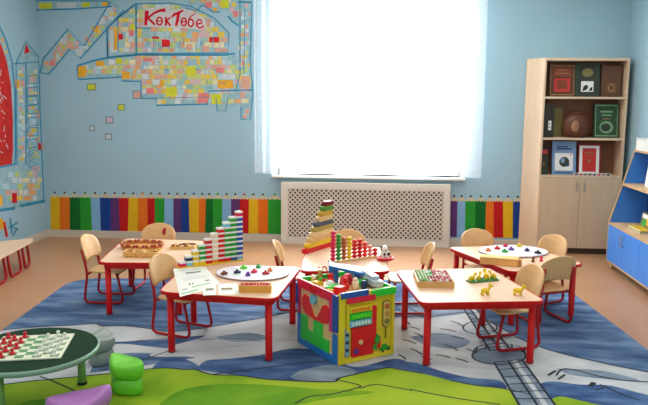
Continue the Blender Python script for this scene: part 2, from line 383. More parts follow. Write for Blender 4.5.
# lettering
lt = lambda x, y: (130 + x / 7.2, y / 7.2)
mb = MB(); fn = wallfn(4)
def let(pts, w_, m=0): line([lt(*p) for p in pts], [v / 6 for v in w_] if isinstance(w_, list) else w_ / 5.4, m)
hal = [(95, 90), (110, 60), (250, 50), (300, 70), (395, 60), (480, 95), (540, 140), (540, 200), (500, 215), (440, 205), (330, 200), (180, 195), (95, 190)]
mb.flat([lt(*p) for p in hal], wallfn(3.3), 1)
let([(122, 78), (117, 130), (112, 182)], [26, 22, 18]); let([(256, 72), (215, 76), (170, 96), (128, 130)], [22, 16, 14, 12]); let([(128, 128), (150, 150), (180, 178)], [10, 14, 12])
def oo(cx, cy, rx, ry, w_): let(circle(cx, cy, rx, ry, 17, 0, 2 * PI - .001) + [(cx + rx, cy)], w_)
oo(212, 152, 20, 27, 9); let([(194, 152), (230, 150)], 7)
let([(260, 122), (258, 186)], 11); let([(290, 124), (262, 154)], 9); let([(264, 152), (292, 186)], 10)
let([(300, 124), (318, 104), (350, 92), (384, 74)], [10, 16, 16, 10]); let([(350, 92), (343, 140), (330, 188)], [18, 18, 14])
oo(388, 157, 18, 28, 9); let([(371, 157), (405, 154)], 7)
oo(438, 165, 18, 26, 9); let([(421, 160), (428, 130), (448, 110), (474, 96)], [9, 8, 7, 4])
let([(480, 174), (516, 166), (512, 146), (496, 140), (480, 156), (480, 182), (496, 202), (520, 196), (530, 182)], 9)
mb.build('painted_lettering', [M('letter_red', (206, 30, 40), .8, .1, 20, .1), M('letter_halo', (206, 204, 206), .8, .05, 8, .1)], mural)['label'] = 'red hand painted lettering'
for (x0, y0, x1, y1, m) in [(87, 83.5, 96, 90.5, TYEL), (117.5, 104, 124.7, 110.7, TYEL), (105.5, 116.5, 113.5, 123.5, TLIL), (89.5, 125.5, 95, 131, TPAL), (105, 133.5, 112, 140, TPAL)]:
    mb = MB(); rect(x0, y0, x1, y1, 0, wallfn(0)); rect(x0 + 1, y0 + 1, x1 - 1, y1 - 1, 1, wallfn(1)); mb.build('painted_square', [TGRY if m is not TYEL else M('mural_olive', (120, 150, 110), .8), m], mural)
# left wall
mur2 = thing('wall_mural', 'red arched tower and spired house mural painted on the left wall', 'mural', (XL, 0, 0))
mb = MB(); L0, L1, L2, L3 = leftfn(0), leftfn(1), leftfn(2), leftfn(3)
arch = [(-14, 20), (-6, 21), (0, 27), (6, 40), (12, 62), (15, 90), (15.5, 150), (15, 164), (0, 168), (-14, 170)]
inner = [(-14, 36), (-4, 36), (1, 44), (7, 62), (11, 85), (13, 120), (13, 150), (12, 164), (0, 167), (-14, 168)]
mb.flat(arch, L0, 17); mb.flat(inner, L1, 18)
mb.flat([(16, 63), (26, 41), (39, 58), (39, 62), (42, 140), (44, 203), (0, 211), (-14, 213), (-14, 168), (14, 165), (16, 100)], leftfn(.3), 17)
for k in range(60):
    x = rn.uniform(-12, 11); y = rn.uniform(50, 160)
    if inside((x, y), inner) and inside((x + 5, y + 4), inner):
        line([(x, y), (x + rn.uniform(-2, 4), y + rn.uniform(-1, 6))], .7, 6, L2)
mosaic(mb, [(2, 172), (12, 169), (20, 168), (42, 165), (43, 200), (20, 203), (0, 208)], 6, L1, rn)
mosaic(mb, [(27, 64), (37, 64), (38, 80), (40, 110), (40, 160), (28, 160)], 4.6, L1, rn)
mosaic(mb, [(17, 66), (25, 62), (26, 165), (17, 165)], 4, L1, rn)
mosaic(mb, [(-2, 24), (4, 34), (8, 48), (10, 60), (6, 60), (0, 42)], 3.5, L2, rn)
for q in [(15, 80, 19, 88, 4), (38, 143, 41.5, 150, 2), (41.5, 143, 45, 150, 4), (12, 193, 17, 203, 2), (-3, 195, 2.5, 206, 4), (22, 124, 28, 130, 6)]: rect(*q, L2)
mb.flat([(26, 43), (30, 52), (24, 54)], L2, 2)
mb.flat(circle(0, 224, 4.5, 6), L2, 4); line([(4, 222), (7, 237)], 2.6, 2, L2)
fn = L3
line(arch[1:8], 1.4); line([(16, 63), (26, 41), (39, 58)], 1.3); line([(16, 63), (17, 165)], 1); line([(26, 62), (26, 165)], 1.2); line([(39, 58), (40, 110), (44, 203)], 1.2); line([(12, 64), (39, 62)], 1)
for y in (76, 88, 97, 106, 118, 128, 140): line([(27.5, y), (37.5, y - 1), (38, y + 7), (28, y + 8), (27.5, y)], 1)
line([(-10, 212), (15, 208)], 3); line([(20, 206), (45, 201)], 3); line([(-10, 169), (16, 164)], 2)
for k in range(10): line([(28, 148 + k * 2), (38 - k % 3 * 3, 152 + k * 2)], .7)
line([(10, 218), (12, 234)], 1.5); line([(9, 228), (18, 222)], 1.5); line([(13, 236), (17, 228)], 1.5); line([(11, 226), (18, 230)], 1.2)
mb.build('painted_mosaic', ALLM, mur2)

# ------------------------------------------------------------------ rug
RC = [Vector((-2.72, 5.94)), Vector((1.62, 6.32))]
dv = Vector((.0871, -.9962))
rug_out = [RC[0], RC[1], RC[1] + dv * 4.3, RC[0] + dv * 4.3]
rug_poly = [(v.x, v.y) for v in fillet([(p.x, p.y, 0) for p in rug_out], .28, 6, True)]
cen = sum((Vector(p) for p in rug_poly), Vector((0, 0))) / len(rug_poly)
def clip(poly, cp):
    def ccw(pl): return sum(pl[i - 1][0] * pl[i][1] - pl[i][0] * pl[i - 1][1] for i in range(len(pl))) > 0
    if not ccw(cp): cp = cp[::-1]
    out = poly
    for i in range(len(cp)):
        a, c = cp[i - 1], cp[i]; src = out; out = []
        if not src: break
        ins = lambda p: (c[0] - a[0]) * (p[1] - a[1]) - (c[1] - a[1]) * (p[0] - a[0]) >= -1e-9
        for j in range(len(src)):
            p, q = src[j - 1], src[j]
            if ins(p) != ins(q):
                d1 = (c[0] - a[0]) * (p[1] - a[1]) - (c[1] - a[1]) * (p[0] - a[0]); d2 = (c[0] - a[0]) * (q[1] - a[1]) - (c[1] - a[1]) * (q[0] - a[0])
                t = d1 / (d1 - d2); out.append((p[0] + (q[0] - p[0]) * t, p[1] + (q[1] - p[1]) * t))
            if ins(q): out.append(q)
    return out
rug_in = [((Vector(p) - cen) * .999 + cen)[:] for p in rug_poly]
RUGM = [M3('rug_blue', (58, 80, 118), (86, 112, 148), (120, 142, 172), 2.6, stretch=(1, 3.2, 1)),
        M3('rug_grey', (166, 172, 180), (190, 194, 198), (208, 210, 211), 2.2, stretch=(1, 2, 1)),
        M3('rug_navy', (48, 72, 118), (70, 98, 144), (98, 126, 164), 3, stretch=(1, 3, 1)),
        M3('rug_green', (108, 152, 32), (150, 180, 46), (170, 192, 56), 1.5),
        M3('rug_dark_green', (76, 134, 30), (106, 156, 38), (136, 172, 44), 2),
        M('rug_line', (34, 42, 52), .9, .1), M3('rug_light', (176, 184, 192), (196, 200, 204), (206, 208, 208), 3),
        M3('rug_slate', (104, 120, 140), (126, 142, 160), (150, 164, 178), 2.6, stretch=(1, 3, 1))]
mb = MB(); mb.prism(rug_poly, 0.0005, .008, 0, lambda x, y, z: (x - cen.x, y - cen.y, z))
LAY = [0]
def rp(px, m, k):
    LAY[0] += .12; k = LAY[0]
    pl = clip([onz(*p)[:2] for p in px], rug_in)
    if len(pl) > 2: mb.add([(p[0] - cen.x, p[1] - cen.y, .0082 + .0004 * k) for p in pl], [list(range(len(pl)))], m)
def smooth(px, n=4):
    out = []
    for i in range(len(px) - 1):
        p0, p1, p2, p3 = (Vector(px[max(i - 1, 0)]), Vector(px[i]), Vector(px[i + 1]), Vector(px[min(i + 2, len(px) - 1)]))
        for j in range(n):
            t = j / n; out.append(tuple(.5 * ((2 * p1) + (p2 - p0) * t + (2 * p0 - 5 * p1 + 4 * p2 - p3) * t * t + (3 * p1 - p0 - 3 * p2 + p3) * t ** 3)))
    return out + [tuple(px[-1])]
def rl(px, w_, k=6, m=5, sm=True):
    LAY[0] += .02; k = LAY[0] + (2 if m == 5 else 1)
    pts = [onz(*p)[:2] for p in (smooth(px) if sm and len(px) > 2 else px)]
    for q in stroke(pts, w_):
        pl = clip([tuple(v) for v in q], rug_in)
        if len(pl) > 2: mb.add([(p[0] - cen.x, p[1] - cen.y, .0082 + .0004 * k) for p in pl], [list(range(len(pl)))], m)
topL = [(-30, 334), (30, 329), (70, 326.5), (95, 325), (103, 327.5), (125, 327), (150, 330), (170, 333), (200, 330), (235, 324), (262, 319), (300, 312)]
topR = [(300, 312), (330, 318), (365, 321), (396, 318), (430, 318), (460, 314), (480, 318), (500, 328), (520, 340), (545, 350), (570, 357), (593, 362), (620, 368), (650, 374), (700, 384)]
greenTop = [(-40, 392), (20, 384), (60, 380), (120, 374), (160, 369.5), (185, 371), (195, 371), (212, 376), (240, 377), (270, 381), (330, 383.5), (338, 380), (352, 376.5), (385, 369.5), (400, 371), (423, 375), (450, 382), (476, 387), (503, 390), (530, 396), (545, 402), (560, 398), (580, 402), (610, 408), (700, 420)]
sT, sR, sG = smooth(topL), smooth(topR), smooth(greenTop)
rp(sT + sR + [(700, 440), (-40, 440)], 1, 0)
# blue-navy sweeps over the grey
rp(smooth([(70, 342), (110, 343), (160, 341), (205, 337), (170, 347), (130, 352), (100, 352), (70, 352)]), 2, 1)
rp(smooth([(96, 357), (120, 352), (150, 347), (180, 344), (150, 356), (165, 358), (200, 358), (150, 366), (110, 372), (90, 374)]), 0, 1)
rp(smooth([(150, 372), (160, 362), (176, 359), (192, 363), (200, 370), (190, 372), (160, 371)]), 2, 1)
rp(smooth([(196, 371), (206, 362), (230, 360), (262, 356), (290, 350), (318, 352), (340, 364), (360, 368), (392, 360), (408, 363), (420, 371), (400, 373), (385, 371), (340, 383), (270, 381), (225, 375)]), 2, 1)
rp(smooth([(300, 372), (330, 366), (356, 372), (345, 379), (332, 384), (300, 382), (290, 378)]), 7, 2)
rp(smooth([(396, 372), (410, 363), (440, 372), (470, 379), (500, 382), (505, 392), (470, 387), (430, 378)]), 2, 1)
rp(smooth([(560, 402), (530, 396), (540, 385), (556, 383), (580, 386), (610, 387), (650, 397), (700, 408), (700, 430), (560, 430)]), 2, 1)
rp(smooth([(90, 351), (120, 345), (170, 350), (215, 350), (255, 346), (300, 342), (300, 348), (262, 354), (215, 360), (180, 357), (140, 354), (110, 356)]), 6, 2)
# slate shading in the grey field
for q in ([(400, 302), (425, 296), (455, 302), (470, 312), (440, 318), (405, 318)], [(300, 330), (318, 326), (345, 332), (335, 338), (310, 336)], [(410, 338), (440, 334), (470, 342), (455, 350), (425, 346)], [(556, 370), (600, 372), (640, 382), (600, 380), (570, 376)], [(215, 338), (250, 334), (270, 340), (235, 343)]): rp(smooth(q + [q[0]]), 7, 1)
# green
rp(sG + [(700, 470), (-40, 470)], 3, 3)
rp(smooth([(160, 405), (180, 392), (215, 386), (260, 386), (310, 390), (335, 391), (375, 394), (330, 400), (290, 408), (220, 420), (160, 425)]), 4, 4)
rp(smooth([(-20, 420), (30, 402), (70, 404), (90, 420), (60, 440), (-20, 440)]), 4, 4)
# lines
rl(topL, .012); rl(topR[-11:], .014); rl(greenTop[:16], .014); rl(greenTop[16:20], .012); rl([(212, 376), (250, 371), (290, 366), (330, 362)], .012)
rl([(410, 391), (440, 397), (470, 402), (500, 406)], .011); rl([(352, 376.5), (338, 381), (360, 387), (352, 391), (330, 396), (310, 398), (295, 405)], .011); rl([(360, 390), (375, 386), (395, 389), (412, 392)], .01)
rl([(104, 346), (150, 341), (205, 337)], .01); rl([(100, 372), (140, 362), (175, 350)], .01); rl([(40, 378), (56, 384), (78, 394)], .012); rl([(200, 341), (240, 340), (262, 343)], .008)
rl([(556, 377), (566, 370), (600, 378), (626, 382), (660, 384)], .013); rl([(548, 377), (556, 372)], .018); rl([(558, 381), (565, 376)], .016); rl([(590, 388), (594, 384)], .03); rl([(600, 386), (620, 395), (640, 402)], .011); rl([(595, 392), (604, 389)], .012)
for x, y, dx, dy in [(402, 341, 14, 4), (410, 350, 12, 6), (421, 358, 10, 3), (398, 356, 8, 5), (408, 328, 12, 3), (414, 316, 16, 5), (440, 330, 16, 3), (452, 338, 12, 2), (444, 346, 14, 6), (436, 356, 14, 3), (456, 360, 12, 4), (404, 308, 14, 6), (450, 322, 14, 6), (414, 334, 9, 5), (400, 364, 9, 3), (466, 350, 10, 5), (402, 320, 8, 6)]:
    rl([(x, y), (x + dx * .5, y + dy * .35), (x + dx, y + dy)], .014)
# painted cable railway
def trk(a0, a1, b0, b1, n, m):
    rp([a0, a1, b1, b0], m, 5)
    L_ = lambda p, q, t: (p[0] + (q[0] - p[0]) * t, p[1] + (q[1] - p[1]) * t)
    for t in (0, .5, 1): rl([L_(a0, b0, t), L_(a1, b1, t)], .014, 7, sm=False)
    for i in range(n + 1): t = i / n; rl([L_(a0, a1, t), L_(b0, b1, t)], .011, 7, sm=False)
    rl([L_(a0, b0, .72), L_(a1, b1, .72)], .03, 6, 6, sm=False)
rp(circle(480, 329, 17, 6.5), 1, 4); rp(circle(499, 357, 27, 9), 7, 4)
rl(circle(480, 329, 17, 6.5, 25, 0, 2 * PI - .001) + [(497, 329)], .012, 6, sm=False); rl(circle(499, 357, 27, 9, 25, 0, 2 * PI - .001) + [(526, 357)], .013, 6, sm=False); rl(circle(499, 352, 25, 7, 13, PI, 2 * PI), .011, 6, sm=False)
for t in range(7): a = PI + t * PI / 6; rl([(499 + 25 * math.cos(a), 352 + 7 * math.sin(a)), (499 + 27 * math.cos(a), 358 + 8 * math.sin(a))], .011, 6)
trk((455, 296), (490, 352), (464, 295), (510, 350), 9, 7)
trk((494, 364), (520, 408), (522, 361), (556, 408), 6, 7)
tag(mb.build('rug', RUGM, loc=(cen.x, cen.y, 0)), 'large blue grey and green landscape rug covering the floor beneath the tables', 'rug')
ZR = .0115     # pile height the furniture stands on

# ------------------------------------------------------------------ tables
TH = .42
def make_table(cs, label, rad=.08):
    cx = sum(c[0] for c in cs) / 4; cy = sum(c[1] for c in cs) / 4
    t = thing('activity_table', label, 'table', (cx, cy, ZR), 0, 'red and cream activity tables')
    P = [Vector((c[0] - cx, c[1] - cy, 0)) for c in cs]
    def off(d, r):
        out = []
        for i in range(4):
            a, b_, c = P[i - 1], P[i], P[(i + 1) % 4]
            u = (b_ - a).normalized(); v = (c - b_).normalized()
            n1 = Vector((-u.y, u.x, 0)); n2 = Vector((-v.y, v.x, 0))
            bis = (n1 + n2); out.append(b_ + bis * (d / (1 + n1.dot(n2))))
        return [(p.x, p.y) for p in fillet(out, r, 6, True)]
    h = TH - ZR
    mb = MB(); mb.prism(off(.006, rad), h - .02, h); mb.build('tabletop', CREAM, t, bev=.002)
    mb = MB(); mb.ring(off(0, rad), off(.006, rad), h - .021, h - .0008); mb.build('edge_band', RED, t)
    mb = MB(); mb.ring(off(.03, rad * .8), off(.052, rad * .8), h - .055, h - .021); mb.build('apron', RED, t)
    for i in range(4):
        a, b_, c = P[i - 1], P[i], P[(i + 1) % 4]
        d = ((a - b_).normalized() + (c - b_).normalized()); q = b_ + d.normalized() * .085
        mb = MB(); mb.lathe([(.021, .012), (.022, .02), (.022, h - .03)], 16, (q.x, q.y, 0)); lg = mb.build('leg', RED, t)
        mb = MB(); mb.lathe([(.021, 0), (.024, .004), (.024, .014), (.022, .016)], 16, (q.x, q.y, 0)); mb.build('foot_cap', DRED, lg)
    return t
T_FR = [(.26, 4.065), (1.02, 4.181), (.805, 5.022), (.128, 4.85)]
T_BM = [(-.54, 4.765), (.09, 4.815), (.045, 5.658), (-.584, 5.583)]
T_FL = [(-1.36, 4.139), (-.605, 4.048), (-.541, 4.901), (-1.38, 4.87)]
T_BL = [(-2.045, 4.86), (-1.41, 4.92), (-1.41, 5.74), (-2.173, 5.776)]
T_BR = [(.942, 4.90), (1.545, 5.225), (1.22, 5.88), (.569, 5.718)]
make_table(T_FR, 'red legged cream table in front right holding bead tray and yellow figures', .06)
make_table(T_BM, 'red legged cream table behind the activity cube holding bead columns and bar pyramid')
make_table(T_FL, 'red legged cream table in front left holding worksheets and number staircase')
make_table(T_BL, 'red legged cream table nearest the left wall holding woven bead ring')
make_table(T_BR, 'red legged cream table nearest the tall bookcase with round board and wooden box')

# ------------------------------------------------------------------ chairs
def make_chair():
    t = thing('child_chair', '', 'chair')
    hw = .142
    mb = MB(); nu, nv = 10, 8
    pl = fillet([(-.125, -.125, 0), (.125, -.125, 0), (.145, .15, 0), (-.145, .15, 0)], .06, 6, True)
    mb.prism([(p.x, p.y) for p in pl], .25, .262); mb.build('seat', PLY, t, bev=.003)
    mb = MB(); vs = []; nu, nv = 12, 14
    for j in range(nv + 1):
        v = j / nv
        e = max(0, (v - .4) / .6); f = max(0, (.22 - v) / .22)
        h_ = .15 * (1 - .97 * e ** 2.8) ** .5 * (1 - .2 * f ** 2)
        for i in range(nu + 1):
            u = -1 + 2 * i / nu
            vs.append((u * h_, -.135 - .05 * v + .035 * u * u * (h_ / .15) ** 2 - .012, .345 + .182 * v - .012 * u * u * (1 - v)))
    mb.add(vs, [(j * (nu + 1) + i, j * (nu + 1) + i + 1, (j + 1) * (nu + 1) + i + 1, (j + 1) * (nu + 1) + i) for j in range(nv) for i in range(nu)], 0, True)
    mb.build('backrest', PLY, t, solid=.011)
    for s in (-1, 1):
        x = s * .132
        mb = MB(); mb.tube(fillet([(x * .93, -.165, .43), (x * .97, -.122, .25), (x, -.155, .011), (x, .165, .011), (x * .97, .115, .242)], .055, 5), .0105, 8); mb.build('side_frame', DRED, t)
    for y, z in ((-.115, .24), (.11, .238)):
        mb = MB(); mb.tube([(-.128, y, z), (.128, y, z)], .0095); mb.build('crossbar', DRED, t)
    return t
G = 'small plywood chairs around the tables'
chairs = [(-2.135, 5.30, 0, 'plywood chair with red tube legs facing right at the table nearest the left wall'),
          (-1.90, 5.70, -90, 'plywood chair with red round sticker on its backrest behind the woven ring table'),
          (-1.345, 4.60, -20, 'plywood chair half under the worksheet table, rounded back on its left side'),
          (-.61, 5.26, 3, 'plywood chair seen edge-on between the worksheet table and the activity cube'),
          (-.25, 5.60, -88, 'plywood chair behind the bead columns with back to the radiator cover'),
          (.235, 5.27, 186, 'plywood chair seen edge-on behind the tray of red and green beads'),
          (.885, 5.77, -72, 'plywood chair at the left back of the round board table, below right pencil border'),
          (1.30, 5.64, 214, 'plywood chair standing in front of the tall bookcase doors'),
          (1.225, 5.11, 113, 'shaded plywood chair seen from behind at the right corner of the round board table'),
          (.875, 4.56, 200, 'nearest plywood chair pulled to the right side of the yellow figures table')]
c0 = make_chair()
for i, (x, y, h, lb) in enumerate(chairs):
    zz = ZR if Vector((x, y)).length and inside((x, y), [tuple(p) for p in rug_poly]) else ZR
    if i == 0: c0.location = (x, y, zz); c0.rotation_euler.z = R(h - 90); tag(c0, lb, None, G)
    else: c = dup(c0, (x, y, zz), R(h - 90), lb, G)
    if i == 1:
        mb = MB(); mp = lambda a, b_, y_: (a, y_ - .25 * (b_ - .44), b_ - .03)
        mb.prism(circle(-.055, .485, .03, .032, 20), -.170, -.155, 0, mp); mb.prism(circle(-.055, .488, .004, .03, 10), -.1545, -.1552, 1, mp)
        for a, b_ in ((-.068, .497), (-.042, .497), (-.07, .475), (-.04, .475)): mb.prism(circle(a, b_, .006, None, 10), -.1545, -.1552, 1, mp)
        mb.build('sticker', [cRED, cBLK], c)['label'] = 'round red ladybird sticker'

# ------------------------------------------------------------------ low bench at left wall
bn = thing('low_bench', 'low cream topped bench with red looped tube legs against the left wall', 'bench', (-3.4, 5.9, 0))
P = [(-3.16, 5.1), (-3.305, 6.36), (-3.37, 6.5), (-3.62, 6.3), (-3.8, 5.6), (-3.8, 5.1)]
mb = MB(); mb.prism([(p.x, p.y) for p in fillet([(x + 3.4, y - 5.9, 0) for x, y in P], .04, 4, True)], .235, .25); mb.build('seat', CREAM, bn, bev=.002)
for (y0, y1) in ((6.43, 6.13), (6.13, 5.8), (5.8, 5.45)):
    for off_ in (0, -.3):
        xa = lambda y: -3.305 + (6.36 - y) * .115 + 3.4 - .03 + off_ - (.04 if y > 6.3 else 0)
        if off_ and y0 > 6.3: continue
        mb = MB(); mb.tube(fillet([(xa(y0), y0 - 5.9 - .04, .235), (xa(y0), y0 - 5.9, .0135), (xa(y1), y1 - 5.9 + .07, .0135), (xa(y1), y1 - 5.9 + .03, .235)], .06, 5), .013); mb.build('leg', DRED, bn)

# ------------------------------------------------------------------ bookcase
BX0, BX1, BY0, BY1, BZ = 1.69, 2.55, 7.55, 7.785, 2.065
BKW = M('bookcase_beech', (226, 200, 170), .45, .04, 5, .35, stretch=(5, 5, .6))
BKD = M('bookcase_doors', (212, 186, 154), .45, .04, 5, .35, stretch=(5, 5, .6))
bc = thing('bookcase', 'tall beech bookcase with open shelves above two doors in the corner', 'bookcase', ((BX0 + BX1) / 2, (BY0 + BY1) / 2, 0))
W2, D2 = (BX1 - BX0) / 2, (BY1 - BY0) / 2
mb = MB(); mb.bb(W2 - .022, W2, -D2, D2, 0, BZ); mb.build('side_panel', BKW, bc, bev=.001)
mb = MB(); mb.prism([(-W2, -D2), (-W2 + .022, -D2), (-W2 + .022, D2), (-W2 - .135, D2)], 0, BZ); mb.build('side_panel', M('bookcase_side_lit', (230, 200, 168), .45, .04, 5, .35, stretch=(5, 5, .6)), bc, bev=.001)  # left side's lighter wood has the window light put into its colour
mb = MB(); mb.bb(-W2 + .022, W2 - .022, -D2, D2, BZ - .028, BZ); mb.build('top_panel', BKW, bc)
SH = [.842, 1.24, 1.668]
for z in SH:
    mb = MB(); mb.bb(-W2 + .022, W2 - .022, -D2 + .004, D2 - .008, z - .022, z); mb.build('shelf', BKW, bc)
mb = MB(); mb.bb(-W2 + .022, W2 - .022, D2 - .008, D2, .06, BZ - .028); mb.build('back_panel', M('bookcase_back', (128, 84, 58), .6, .06, 5), bc)
mb = MB(); mb.bb(-W2 + .022, W2 - .022, -D2 + .02, D2 - .03, 0, .06); mb.build('plinth', M('plinth_dark', (70, 56, 44), .6), bc)
for s in (-1, 1):
    mb = MB(); mb.bb(.002 if s > 0 else -W2 + .024, W2 - .024 if s > 0 else -.002, -D2 - .014, -D2 + .002, .065, SH[0] - .024); d = mb.build('door', BKD, bc, bev=.0015)
    mb = MB(); x = s * .04; mb.tube(fillet([(x, -D2 - .014, .68), (x, -D2 - .036, .68), (x, -D2 - .036, .78), (x, -D2 - .014, .78)], .015, 4), .005); mb.build('handle', M('chrome', (200, 200, 200), .25, .02, 5, .5, metal=.9), d)

def book(name, label, x, z, w_, h_, th, cover, rz=0, lean=.12, y=7.66, art=None, cat='book', edge=PAPER):
    # stands face-out, leaning back a little; origin at its front foot
    t = thing(name, label, cat, (x, y, z + th * math.sin(lean) + .0008), rz); t.rotation_euler = (-lean, 0, rz)
    mb = MB(); mb.bb(-w_ / 2 + .003, w_ / 2 - .003, .004, th - .004, .0035, h_ - .003); mb.build('page_block', edge, t)
    mb = MB(); mb.bb(-w_ / 2, w_ / 2, 0, .004, 0.0005, h_); mb.bb(-w_ / 2, w_ / 2, th - .004, th, 0.0005, h_); mb.bb(-w_ / 2, -w_ / 2 + .004, 0, th, 0.0005, h_)
    mb.build('cover', cover, t)
    if art:
        mb = MB(); ms = []
        for sh in art:
            m = sh[0]
            if m not in ms: ms.append(m)
            k = ms.index(m)
            mb.prism([(p[0] * w_ / 2, p[1] * h_) for p in sh[1]], -.0006 - .0005 * sh[2], -.0001, k, lambda a, b_, y_: (a, y_, b_))
        mb.build('cover_print', ms, t)
    return t
def fr_(m, x0, y0, x1, y1, w_, l=1): return [(m, [(x0, y0), (x1, y0), (x1, y0 + w_), (x0, y0 + w_)], l), (m, [(x0, y1 - w_), (x1, y1 - w_), (x1, y1), (x0, y1)], l), (m, [(x0, y0), (x0 + w_ * 1.4, y0), (x0 + w_ * 1.4, y1), (x0, y1)], l), (m, [(x1 - w_ * 1.4, y0), (x1, y0), (x1, y1), (x1 - w_ * 1.4, y1)], l)]
def rc_(m, x0, y0, x1, y1, l=1): return (m, [(x0, y0), (x1, y0), (x1, y1), (x0, y1)], l)
bkBrn = M('book_brown', (88, 50, 30), .5, .12, 14); bkOrg = M('book_rust', (130, 60, 34), .6, .12, 14); bkGld = M('book_gold', (150, 112, 60), .5, .15, 20); bkDk = M('book_charcoal', (52, 56, 46), .5, .12, 14); bkWal = M('book_walnut', (96, 60, 38), .5, .1, 10); bkGrn = M('book_green', (44, 76, 50), .5, .14, 14); bkLg = M('book_sage', (120, 160, 120), .6, .14, 14); bkBlu = M('book_sky', (122, 158, 196), .5, .12, 10); bkNvy = M('book_navy', (46, 66, 104), .5, .12, 10); bkRed = M('book_red', (196, 44, 40), .5, .08, 10); bkBlk = M('book_black', (46, 40, 34), .5, .12, 10); bkOlv = M('book_olive', (128, 116, 66), .6, .12, 10)
def sx(px): return ony(px, 120, 7.65).x
s3, s2, s1 = SH[2], SH[1], SH[0]
book('book', 'brown book with rust red panels standing at left of the top shelf', sx(560), s3, .265, .335, .03, bkBrn, 0, .12, 7.63, fr_(bkGld, -.92, .03, .92, .97, .035) + [rc_(bkOrg, -.7, .62, .7, .9), rc_(bkRed, -.62, .14, .62, .56), rc_(bkGld, -.5, .7, .5, .73, 2), rc_(bkGld, -.4, .8, .4, .83, 2), rc_(bkOrg, -.4, .22, .4, .5, 2)])
book('book', 'charcoal book with white picture standing in the middle of the top shelf', sx(585), s3, .255, .345, .03, bkDk, 0, .12, 7.63, [rc_(bkGrn, -.85, .05, -.75, .95), rc_(bkGrn, .75, .05, .85, .95), rc_(WHITE, -.5, .14, .5, .46), (cBLK, [(-.4, .16), (-.05, .2), (.1, .3), (-.1, .36), (-.3, .3)], 2), (cBLK, [(.15, .16), (.42, .18), (.4, .3), (.2, .24)], 2), (bkOlv, circle(0, .72, .45, .13, 18), 1)])
book('book', 'plain walnut brown book with stamped emblem leaning at right of the top shelf', sx(608), s3, .2, .325, .05, bkWal, R(-6), .08, 7.62, [(bkGld, circle(.05, .28, .36, .13, 18), 1), (bkWal, circle(.05, .28, .22, .08, 18), 2)] + fr_(bkGld, -.4, .14, .5, .42, .015))
book('folder', 'black folder with white spine label at left of the middle shelf', sx(547.5), s2, .1, .35, .14, bkBlk, 0, .0, 7.58, [rc_(PAPER, -.1, .22, .5, .5), rc_(cGRY, 0, .28, .35, .34, 2), rc_(cGRY, 0, .38, .35, .44, 2)], 'folder')
book('book', 'thin olive book with pale edge standing behind the carved pot on the middle shelf', sx(559), s2, .12, .31, .01, bkOlv, 0, .05, 7.74, [rc_(bkLg, -.9, .04, -.6, .96)])
book('book', 'dark green book with pale ornate frame at right of the middle shelf', sx(606.5), s2, .255, .355, .035, bkGrn, 0, .12, 7.63, fr_(bkLg, -.9, .03, .9, .97, .04) + [(bkLg, circle(0, .3, .55, .18, 20), 1), (bkDk, circle(-.05, .3, .4, .12, 20), 2), rc_(bkLg, -.5, .74, .5, .79), rc_(bkLg, -.4, .64, .4, .68), rc_(bkGld, -.3, .54, .3, .57)])
book('book', 'dark red and green book standing at left of the lower open shelf', 1.762, s1, .085, .30, .03, bkBlk, 0, .12, 7.64, [rc_(bkRed, -.5, .72, .8, .88), rc_(bkDk, -.6, .2, .7, .6), rc_(bkGld, -.3, .3, .1, .42, 2), rc_(bkGrn, -.9, .06, .9, .15)])
book('book', 'sky blue book with dark picture on the lower open shelf', sx(566), s1, .25, .355, .03, bkBlu, 0, .13, 7.62, [rc_(bkNvy, -.6, .82, .3, .85), rc_(bkNvy, -.6, .75, .6, .79), rc_(WHITE, -.75, .12, .75, .64), (bkDk, circle(.02, .38, .42, .15, 20), 2), (bkBlu, circle(-.1, .42, .18, .08, 12), 3), (bkNvy, circle(.3, .3, .16, .06, 12), 3), rc_(bkNvy, -.8, .04, .8, .07), (cRED, circle(.55, .6, .08, .02, 8), 2)])
book('book', 'red book with broad white border on the lower open shelf', sx(591.5), s1, .235, .33, .03, M('book_burgundy', (140, 40, 44), .5), R(-3), .14, 7.62, [rc_(PAPER, -.88, .04, .84, .94), rc_(bkRed, -.62, .1, .58, .86, 2), rc_(bkGld, -.4, .7, .36, .73, 3), rc_(bkGld, -.3, .62, .26, .64, 3), rc_(bkGld, -.12, .4, .12, .5, 3)])
# carved pot
t = thing('carved_pot', 'round brown carved wooden pot on the middle shelf of the tall bookcase', 'pot', (sx(577), 7.665, s2 + .0008))
POT = M('pot_wood', (96, 50, 30), .4, .2, 16, .5, stretch=(1, 1, 4))
def oval(prof, n=36, m=0, k=.56):
    q = MB(); q.lathe(prof, n, m=m); q.v = [(v[0], v[1] * k, v[2]) for v in q.v]; return q
oval([(.07, 0), (.105, .006), (.14, .045), (.152, .1), (.15, .15), (.128, .2), (.095, .235), (.07, .248)]).build('body', POT, t)
oval([(.08, .248), (.084, .254), (.06, .268), (.02, .276), (.0, .278)]).build('lid', POT, t)
mb = MB(); mb.ball((-.03, -.078, .12), (.045, .012, .062), 16); mb.build('carved_band', M('pot_pale', (160, 116, 84), .5, .15, 20), t)
# strip of little figures on lower shelf
t = thing('picture_strip', 'low white patterned box lying before the red book on the lower open shelf', 'box', (sx(593), 7.585, s1 + .0006))
mb = MB(); mb.bb(-.19, .19, -.028, .02, 0, .026); mb.build('body', M('strip_white', (214, 202, 196), .6), t, bev=.002)
mb = MB()
for k in range(8): mb.prism(circle(-.165 + k * .047, .013, .015, .009, 10), -.0295, -.028, k % 4, lambda a, b_, y_: (a, y_, b_))
mb.build('printed_pattern', [cNAV, bkRed, bkOlv, cBLK], t)

